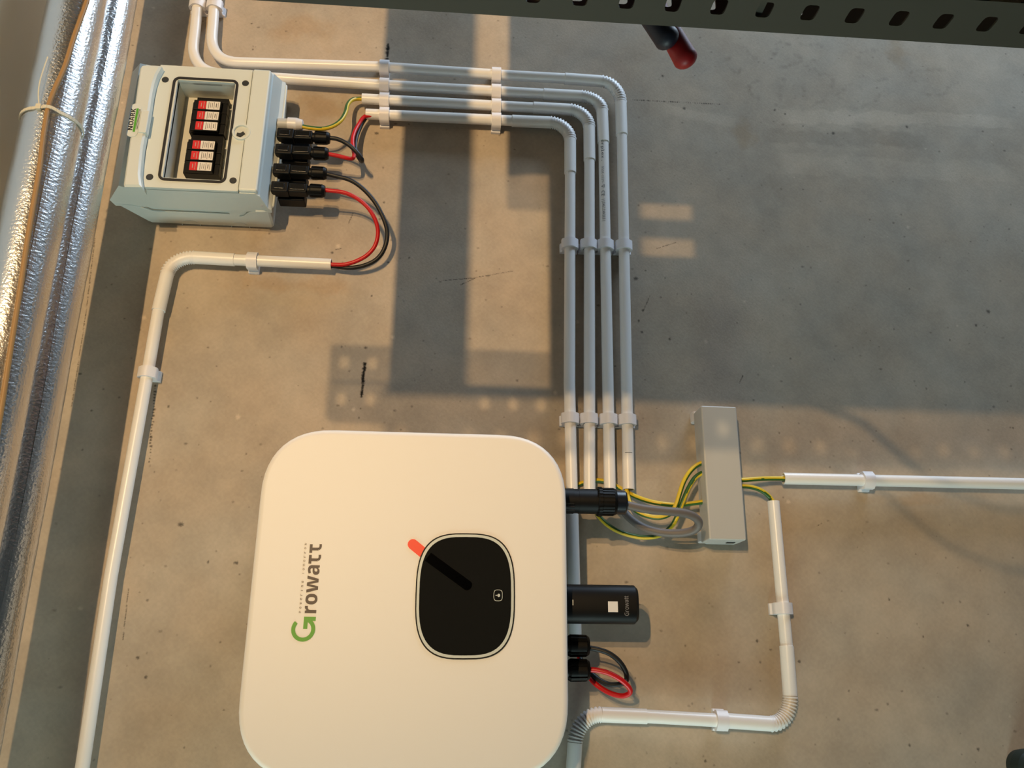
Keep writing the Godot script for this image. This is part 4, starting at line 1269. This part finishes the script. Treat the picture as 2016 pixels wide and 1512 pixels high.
# rounded slab: outline shrinks along a quarter circle towards its front
func cover(st: SurfaceTool, c: Vector2, h: Vector2, r: float, z0: float, z1: float) -> void:
	var e := 0.007
	var loops := []
	var per := 12
	for k in 8:
		var a := PI / 2 * (k - 1) / 6.0
		var inset := 0.0
		var z := z0
		if k > 0:
			inset = e * (1.0 - cos(a))
			z = z1 - e + e * sin(a)
		loops.append([smooth_rect(c, h - Vector2(inset, inset), r - inset, per), z, a if k > 0 else 0.0])
	var n: int = loops[0][0].size()
	for k in loops.size() - 1:
		for i in n:
			var j := (i + 1) % n
			var p: Array = []
			for q in [[k, i], [k, j], [k + 1, j], [k + 1, i]]:
				var l: Array = loops[q[0]]
				var v: Vector2 = l[0][q[1]]
				var d: Vector2 = (l[0][(q[1] + 1) % n] - l[0][(q[1] + n - 1) % n]).normalized()
				var o := Vector2(d.y, -d.x)
				if o.dot(v - c) < 0:
					o = -o
				p.append([Vector3(v.x, v.y, l[1]), Vector3(o.x * cos(l[2]), o.y * cos(l[2]), sin(l[2]))])
			tri(st, p[0][0], p[1][0], p[2][0], p[0][1], p[1][1], p[2][1])
			tri(st, p[0][0], p[2][0], p[3][0], p[0][1], p[2][1], p[3][1])
	var top: PackedVector2Array = loops[7][0]
	for i in n:
		var f := Vector3(0, 0, 1)
		tri(st, Vector3(c.x, c.y, z1), v3(top[i], z1), v3(top[(i + 1) % n], z1), f, f, f)
		tri(st, Vector3(c.x, c.y, z0), v3(loops[0][0][i], z0), v3(loops[0][0][(i + 1) % n], z0), -f, -f, -f)

# rectangle whose corners ease in gently (superelliptic corners)
func smooth_rect(c: Vector2, h: Vector2, r: float, per: int) -> PackedVector2Array:
	var out := PackedVector2Array()
	var R := r * 1.25
	for q in 4:
		var kx: float = [1, -1, -1, 1][q]
		var ky: float = [1, 1, -1, -1][q]
		for i in per + 1:
			var a := PI / 2 * i / per
			if q % 2 == 1:
				a = PI / 2 - a
			out.append(c + Vector2(kx * (h.x - R + R * pow(maxf(cos(a), 0.0), 2.0 / 2.4)), ky * (h.y - R + R * pow(maxf(sin(a), 0.0), 2.0 / 2.4))))
	return out

func inverter_fittings() -> void:
	var ax := Vector3(1, 0, 0)
	# round AC connector
	var o := Vector3(0.04, -0.1845, 0.11)
	var t := thing("round_connector", o, "thick black round connector of the grey cable at the inverter", "connector")
	var st := mb()
	lathe(st, o, ax, [[0, 0.0], [0, 0.0155], [0.028, 0.0155], [0.028, 0.0148], [0.034, 0.0148], [0.034, 0.0152], [0.06, 0.0152], [0.06, 0.0]], 40)
	part(t, "sleeve", st, M.black)
	st = mb()
	lathe(st, o + ax * 0.057, ax, [[0, 0.0, 1], [0, 0.0172, 1], [0.0015, 0.0182, 1], [0.0055, 0.0182, 1], [0.006, 0.0172, 1], [0.02, 0.0172, 1], [0.0235, 0.0155], [0.0235, 0.0]], 96, 24, 0.045)
	part(t, "coupling_nut", st, M.black)
	st = mb()
	lathe(st, o + ax * 0.08, ax, [[0, 0.0], [0, 0.0152], [0.011, 0.0152], [0.013, 0.0138], [0.013, 0.0]], 8)
	part(t, "gland_nut", st, M.blue_black)
	# ribs on the sleeve
	for k in 3:
		st = mb()
		rbox(st, o + Vector3(0.004, -0.0105 + k * 0.004 - 0.004, 0.0125), o + Vector3(0.028, -0.0085 + k * 0.004 - 0.004, 0.0148), 0.0006)
		part(t, "rib", st, M.black_gloss)
	# stick logger
	var s := Vector3(0.04, -0.3057, 0.1)
	t = thing("stick_logger", s, "black stick data logger with a white sticker plugged into the inverter", "data logger")
	st = mb()
	var prof := PackedVector2Array()
	for k in 40:
		var a := TAU * k / 40
		prof.append(Vector2(signf(cos(a)) * pow(absf(cos(a)), 0.72) * 0.0226, signf(sin(a)) * pow(absf(sin(a)), 0.72) * 0.0195))
	var along_u := Transform3D(Basis(Vector3(0, 1, 0), Vector3(0, 0, 1), Vector3(1, 0, 0)), s)
	extrude(st, prof, 0.0, 0.1035, 0.0035, along_u)
	part(t, "housing", st, M.black)
	var front := s.z + 0.0197
	st = mb()
	box(st, Vector3(0.106, -0.3155, front - 0.001), Vector3(0.1175, -0.3035, front + 0.0004))
	part(t, "sticker", st, M.white, "small white sticker")
	st = mb()
	box(st, Vector3(0.0642, -0.3085, front - 0.001), Vector3(0.0652, -0.3022, front + 0.0003))
	part(t, "indicator", st, M.tie)
	letters(t, "Growatt", Vector3(0.1278, -0.3082, front + 0.0002), Vector3(0, 1, 0), Vector3(-1, 0, 0), 0.0225, 0.0052, M.grey_print)
	# two solar plugs
	for a in [[Vector3(0.0645, -0.3523, 0.07), "black fluted solar plug with the black cable loop"], [Vector3(0.0642, -0.3801, 0.07), "black fluted solar plug with the red cable loop"]]:
		var q: Vector3 = a[0]
		q.x = 0.044
		t = thing("solar_plug", q, a[1], "connector", "solar plugs at the inverter")
		st = mb()
		lathe(st, q, ax, [[0, 0.0], [0, 0.0095], [0.022, 0.0095], [0.022, 0.0]], 24)
		part(t, "socket", st, M.black)
		st = mb()
		lathe(st, q + ax * 0.021, ax, [[0, 0.0, 1], [0, 0.0115, 1], [0.003, 0.0133, 1], [0.022, 0.0128, 1], [0.0255, 0.0105], [0.0265, 0.0]], 48, 8, 0.13)
		part(t, "cap_nut", st, M.black)

func terminal_block() -> void:
	var t := thing("terminal_block", Vector3(0.28, -0.22, 0), "long grey terminal block cover with yellow-green wires entering it", "terminal block")
	var st := mb()
	rbox(st, Vector3(0.2525, -0.2195, 0.016), Vector3(0.3015, -0.0395, 0.053), 0.0022)
	part(t, "cover", st, M.block)
	st = mb()
	rbox(st, Vector3(0.262, -0.2185, 0.0005), Vector3(0.3025, -0.0385, 0.017), 0.0015)
	part(t, "base", st, M.block)
	for y in [-0.2165, -0.0505]:
		st = mb()
		var ear := PackedVector2Array([Vector2(0.264, 0.001), Vector2(0.2545, 0.001), Vector2(0.2515, 0.0035), Vector2(0.251, 0.012), Vector2(0.253, 0.0165), Vector2(0.259, 0.018), Vector2(0.264, 0.018)])
		var vx := Transform3D(Basis(Vector3(1, 0, 0), Vector3(0, 0, 1), Vector3(0, -1, 0)), Vector3.ZERO)
		extrude(st, ear, -(y + 0.0135), -(y - 0.001), 0.001, vx)
		part(t, "end_clip", st, M.gland)
	st = mb()
	rbox(st, Vector3(0.282, -0.2205, 0.026), Vector3(0.293, -0.219, 0.034), 0.0006)
	part(t, "maker_mark", st, M.screw)

# ------------------------------------------------------------------ shelving rack beside the wall
const RACK_TOP := -0.385
const RV := 0.029          # near side of the rack
const RD := 0.83           # far side
const R0 := 0.68           # back
const R1 := 0.96           # front

func perforated(st: SurfaceTool, o: Vector3, wide: Vector3, width: float, hole_w: float, hole_h: float, x0: float, x1: float) -> void:
	# sheet-metal strip along x with a slot in every 32 mm cell; `wide` is its other direction
	var pitch := 0.03
	var th := 0.0014
	var nn := Vector3(1, 0, 0).cross(wide).normalized()
	var count := int((x1 - x0) / pitch)
	for k in count:
		var a := x0 + k * pitch
		var cell := PackedVector2Array()
		var hole := PackedVector2Array()
		for i in 16:
			var ang := TAU * i / 16.0 + PI / 16.0
			var d := Vector2(cos(ang), sin(ang))
			var f := 1.0 / maxf(absf(d.x), absf(d.y))
			cell.append(Vector2(d.x * f * pitch / 2, d.y * f * width / 2))
			hole.append(Vector2(signf(d.x) * pow(absf(d.x), 0.5) * hole_w / 2, signf(d.y) * pow(absf(d.y), 0.5) * hole_h / 2))
		var xf := Transform3D(Basis(Vector3(1, 0, 0), wide, nn), o + Vector3(a + pitch / 2, 0, 0) + wide * width / 2)
		# square up the corners of the cell
		ring(st, cell, hole, 0.0, th, xf)
		for i in 16:
			var j := (i + 1) % 16
			if absf(absf(cell[i].x) - absf(cell[j].x)) > 0.0001 and absf(absf(cell[i].y) - absf(cell[j].y)) > 0.0001:
				var corner := Vector2(signf(cell[i].x + cell[j].x) * pitch / 2, signf(cell[i].y + cell[j].y) * width / 2)
				tri(st, xf * v3(cell[i], th), xf * v3(cell[j], th), xf * v3(corner, th), xf.basis.z, xf.basis.z, xf.basis.z)
				tri(st, xf * v3(cell[i], 0), xf * v3(cell[j], 0), xf * v3(corner, 0), -xf.basis.z, -xf.basis.z, -xf.basis.z)
			quad(st, xf * v3(cell[i], 0), xf * v3(cell[j], 0), xf * v3(hole[j], 0), xf * v3(hole[i], 0), -xf.basis.z)

func rack() -> void:
	var t := thing("shelving_rack", Vector3(FLOOR, RV, R0), "dark olive perforated steel shelving rack close to the wall", "rack")
	for c in [[RV, 1.0, R0, 1.0], [RV, 1.0, R1, -1.0], [RD, -1.0, R0, 1.0], [RD, -1.0, R1, -1.0]]:
		var st := mb()
		var sz: float = c[3]
		var sy: float = c[1]
		perforated(st, Vector3(0, c[0], c[2]), Vector3(0, 0, sz), 0.0395, 0.0098, 0.0135, RACK_TOP, FLOOR)
		perforated(st, Vector3(0, c[0], c[2]), Vector3(0, sy, 0), 0.0395, 0.0098, 0.0135, RACK_TOP, FLOOR)
		part(t, "post", st, M.rack)
	for x in [-0.322, -0.151, 0.1, 0.5, 0.95, 1.45]:
		var st := mb()
		var y0 := RV + 0.002
		var y1 := RD - 0.002
		box(st, Vector3(x, y0, R0 + 0.002), Vector3(x + 0.011, y1, R0 + 0.0045))
		box(st, Vector3(x, y0, R1 - 0.0045), Vector3(x + 0.011, y1, R1 - 0.002))
		box(st, Vector3(x, y0, R0 + 0.0045), Vector3(x + 0.011, y0 + 0.0025, R1 - 0.0045))
		box(st, Vector3(x, y1 - 0.0025, R0 + 0.0045), Vector3(x + 0.011, y1, R1 - 0.0045))
		part(t, "shelf_beam", st, M.rack)
		st = mb()
		box(st, Vector3(x + 0.001, y0 + 0.003, R0 + 0.005), Vector3(x + 0.009, y1 - 0.003, R1 - 0.005))
		part(t, "shelf_board", st, M.board)
	# things kept on the shelves
	var g := "boxes on the shelving rack"
	store(Vector3(-0.208, 0.283, 0.71), Vector3(-0.152, 0.79, 0.92), M.crate_grey, "flat dark grey box on the rack's second shelf", g)
	store(Vector3(-0.357, 0.41, 0.71), Vector3(-0.323, 0.79, 0.9), M.card, "flat brown cardboard box on the rack's top shelf", g)
	store(Vector3(-0.135, 0.045, 0.7), Vector3(0.099, 0.235, 0.81), M.crate_red, "dark red box on the rack's third shelf", g)
	store(Vector3(-0.135, 0.253, 0.7), Vector3(0.099, 0.79, 0.81), M.card, "tall brown cardboard box on the rack's third shelf", g)
	store(Vector3(-0.04, 0.2, 0.83), Vector3(0.099, 0.32, 0.93), M.crate_grey, "small dark grey box behind the boxes on the third shelf", g)
	store(Vector3(0.125, 0.045, 0.7), Vector3(0.499, 0.79, 0.92), M.card, "big brown cardboard box on the rack's fourth shelf", g)
	store(Vector3(0.53, 0.06, 0.7), Vector3(0.949, 0.75, 0.92), M.crate_grey, "big dark grey box on the rack's fifth shelf", g)
	# cord hanging from the rack
	var st := mb()
	tube(st, curve([Vector3(0.0069, 0.0391, 0.94), Vector3(0.0383, 0.0268, 0.94), Vector3(0.0697, 0.0166, 0.94), Vector3(0.0924, -0.0028, 0.94), Vector3(0.1145, -0.024, 0.94), Vector3(0.1413, -0.0444, 0.94), Vector3(0.174, -0.0581, 0.94), Vector3(0.2075, -0.066, 0.94), Vector3(0.2734, -0.0631, 0.94), Vector3(0.3497, -0.0418, 0.94), Vector3(0.4072, 0.0416, 0.94)], 8), 0.0035, 10)
	lone("cord", Vector3.ZERO, st, M.black_cable, "dark cord sagging from the front of the shelving rack", "cord")

func store(lo: Vector3, hi: Vector3, m: Material, label: String, group: String) -> void:
	var t := thing("storage_box", Vector3(hi.x, (lo.y + hi.y) / 2, (lo.z + hi.z) / 2), label, "box", group)
	var st := mb()
	rbox(st, lo + Vector3(0.012, 0.003, 0.003), hi - Vector3(0, 0.003, 0.003), 0.003)
	part(t, "body", st, m)
	st = mb()
	rbox(st, lo, Vector3(lo.x + 0.013, hi.y, hi.z), 0.003)
	part(t, "lid", st, m)

func small_things() -> void:
	# pliers hanging from the rack's post
	var t := thing("pliers", Vector3(0.0741, 0.1143, 0.6), "pliers with one red and one dark blue handle hanging from the rack", "pliers")
	var st := mb()
	var h := [Vector3(0.0509, 0.0719, 0.655), Vector3(0.054, 0.0589, 0.655), Vector3(0.0598, 0.0463, 0.655), Vector3(0.0647, 0.035, 0.655), Vector3(0.0698, 0.0234, 0.655)]
	tube(st, curve(h, 8), handle_radii(33, 0.0068, 0.0086), 18)
	dome(st, h[4], h[4] - h[3], 0.0086)
	part(t, "handle", st, M.tool_red, "red handle")
	st = mb()
	var d := [Vector3(0.0383, 0.0627, 0.664), Vector3(0.0425, 0.0522, 0.664), Vector3(0.0491, 0.0411, 0.664), Vector3(0.055, 0.0314, 0.664)]
	tube(st, curve(d, 8), handle_radii(25, 0.0068, 0.0088), 18)
	dome(st, d[3], d[3] - d[2], 0.0088)
	part(t, "handle", st, M.tool_blue, "dark blue handle")
	st = mb()
	var j := (h[0] as Vector3).lerp(d[0], 0.5)
	rbox(st, j + Vector3(-0.012, -0.004, -0.006), j + Vector3(0.012, 0.03, 0.006), 0.003)
	rbox(st, j + Vector3(-0.007, 0.028, -0.005), j + Vector3(0.007, 0.06, 0.005), 0.003)
	part(t, "jaw", st, M.steel)
	# rounded grip at the far corner
	t = thing("hand_grip", Vector3(0.6731, -0.4928, 0), "dark green rounded grip with a red core on the bare wall", "grip")
	st = mb()
	var c := Vector3(0.6561, -0.4919, 0.02)
	lathe(st, Vector3(c.x, c.y, 0.0005), Vector3(0, 0, 1), [[0, 0.0], [0, 0.02], [0.012, 0.022], [0.026, 0.021], [0.034, 0.016], [0.037, 0.01], [0.037, 0.0]], 28)
	part(t, "grip", st, M.grip)
	st = mb()
	lathe(st, Vector3(c.x + 0.004, c.y - 0.001, 0.03), Vector3(0, 0, 1), [[0, 0.0], [0, 0.016], [0.012, 0.0155], [0.015, 0.011], [0.016, 0.0]], 24)
	part(t, "core", st, M.crate_red)
	# pencil mark on the outer conduit
	var own: Node3D = get_node("conduit_pipe_004")
	st = mb()
	var a := Vector3(0.1656, 0.4095, 0.018)
	var b := Vector3(0.1569, -0.15, 0.018)
	var dd := (b - a).normalized()
	var m := a.lerp(b, (902.0 - 262.0) / 702.0)
	for k in 10:
		var w0 := lerpf(-0.0058, 0.0048, k / 10.0)
		var w1 := lerpf(-0.0058, 0.0048, (k + 1) / 10.0)
		quad(st, on_pipe(m, dd, -0.0003, w0), on_pipe(m, dd, -0.0003, w1), on_pipe(m, dd, 0.0003, w1), on_pipe(m, dd, 0.0003, w0), Vector3(0, 0, 1))
	part(own, "pencil_mark", st, M.dark_print)

# rounded end of a round bar
func dome(st: SurfaceTool, o: Vector3, axis: Vector3, r: float) -> void:
	var t := axis.normalized()
	var nx := t.cross(Vector3(0, 0, 1)).normalized()
	var ny := t.cross(nx)
	for i in 6:
		for k in 18:
			var p := []
			for q in [[i, k], [i, k + 1], [i + 1, k + 1], [i + 1, k]]:
				var e: float = PI / 2 * q[0] / 6.0
				var a: float = TAU * q[1] / 18.0
				var d := (nx * cos(a) + ny * sin(a)) * cos(e) + t * sin(e) * 0.7
				p.append([o + d * r, d.normalized()])
			tri(st, p[0][0], p[1][0], p[2][0], p[0][1], p[1][1], p[2][1])
			tri(st, p[0][0], p[2][0], p[3][0], p[0][1], p[2][1], p[3][1])

func handle_radii(n: int, a: float, b: float) -> Array:
	var out := []
	for k in n:
		out.append(lerpf(a, b, float(k) / (n - 1)))
	return out

const DAY_RIGHT := 3.7
const DAY_LEFT := 1.45

# area light the size of a window, just inside its opening; `back` is the way out of the room
func daylight(called: String, lo: Vector2, hi: Vector2, y: float, back: Vector3, c: Color, energy: float) -> void:
	var l := AreaLight3D.new()
	l.name = called
	l.area_size = Vector2(hi.y - lo.y - 0.1, hi.x - lo.x - 0.1)
	l.light_color = c
	l.light_energy = energy
	l.shadow_enabled = true
	l.area_range = 12.0
	l.area_attenuation = 2.0
	add_child(l)
	l.transform = Transform3D(Basis(Vector3(0, 1, 0).cross(back), Vector3(0, 1, 0), back), place(Vector3((lo.x + hi.x) / 2, y, (lo.y + hi.y) / 2)))

# ------------------------------------------------------------------ everything
func _ready() -> void:
	var cam := Camera3D.new()
	cam.name = "camera"
	add_child(cam)
	cam.fov = 48.5578
	cam.near = 0.02
	cam.far = 30.0
	var cb := Basis(Vector3(0.997048, 0.008823, 0.076266), Vector3(-0.032349, 0.949171, 0.313095), Vector3(-0.069627, -0.314638, 0.946655))
	cam.transform = Transform3D(turn * cb.orthonormalized(), place(Vector3(-0.083291, -0.376381, 1.132422)))
	cam.current = true
	var e := Environment.new()
	e.background_mode = Environment.BG_SKY
	var sky := Sky.new()
	var sm := ProceduralSkyMaterial.new()
	sm.sky_top_color = Color(0.62, 0.76, 0.95)
	sm.sky_horizon_color = Color(0.86, 0.92, 1.0)
	sm.ground_bottom_color = Color(0.45, 0.46, 0.44)
	sm.ground_horizon_color = Color(0.70, 0.74, 0.76)
	sm.sky_energy_multiplier = 1.6
	sm.ground_energy_multiplier = 1.0
	sky.sky_material = sm
	e.sky = sky
	e.tonemap_mode = Environment.TONE_MAPPER_LINEAR
	e.tonemap_exposure = 1.0
	e.sdfgi_enabled = true
	e.ssao_enabled = true
	e.ssil_enabled = true
	var we := WorldEnvironment.new()
	we.name = "environment"
	we.environment = e
	add_child(we)
	# daylight entering through the two windows in the side walls
	daylight("window_daylight", WIN_LO, WIN_HI, 1.89, Vector3(1, 0, 0), Color(0.82, 0.91, 1.0), DAY_RIGHT)
	daylight("garden_daylight", WIN2_LO, WIN2_HI, -1.89, Vector3(-1, 0, 0), Color(0.88, 1.0, 0.97), DAY_LEFT)

	make_materials()
	build_room()
	lamp(Vector3(-0.8, 0.128, 2.85), "spot lamp under the ceiling, the one farther from the rack")
	lamp(Vector3(-0.8, 0.299, 2.85), "spot lamp under the ceiling, the one nearer the rack")
	inverter()
	foil_pipes()
	dc_box()
	make_clip()
	conduits()
	terminal_block()
	inverter_fittings()
	cables()
	rack()
	small_things()
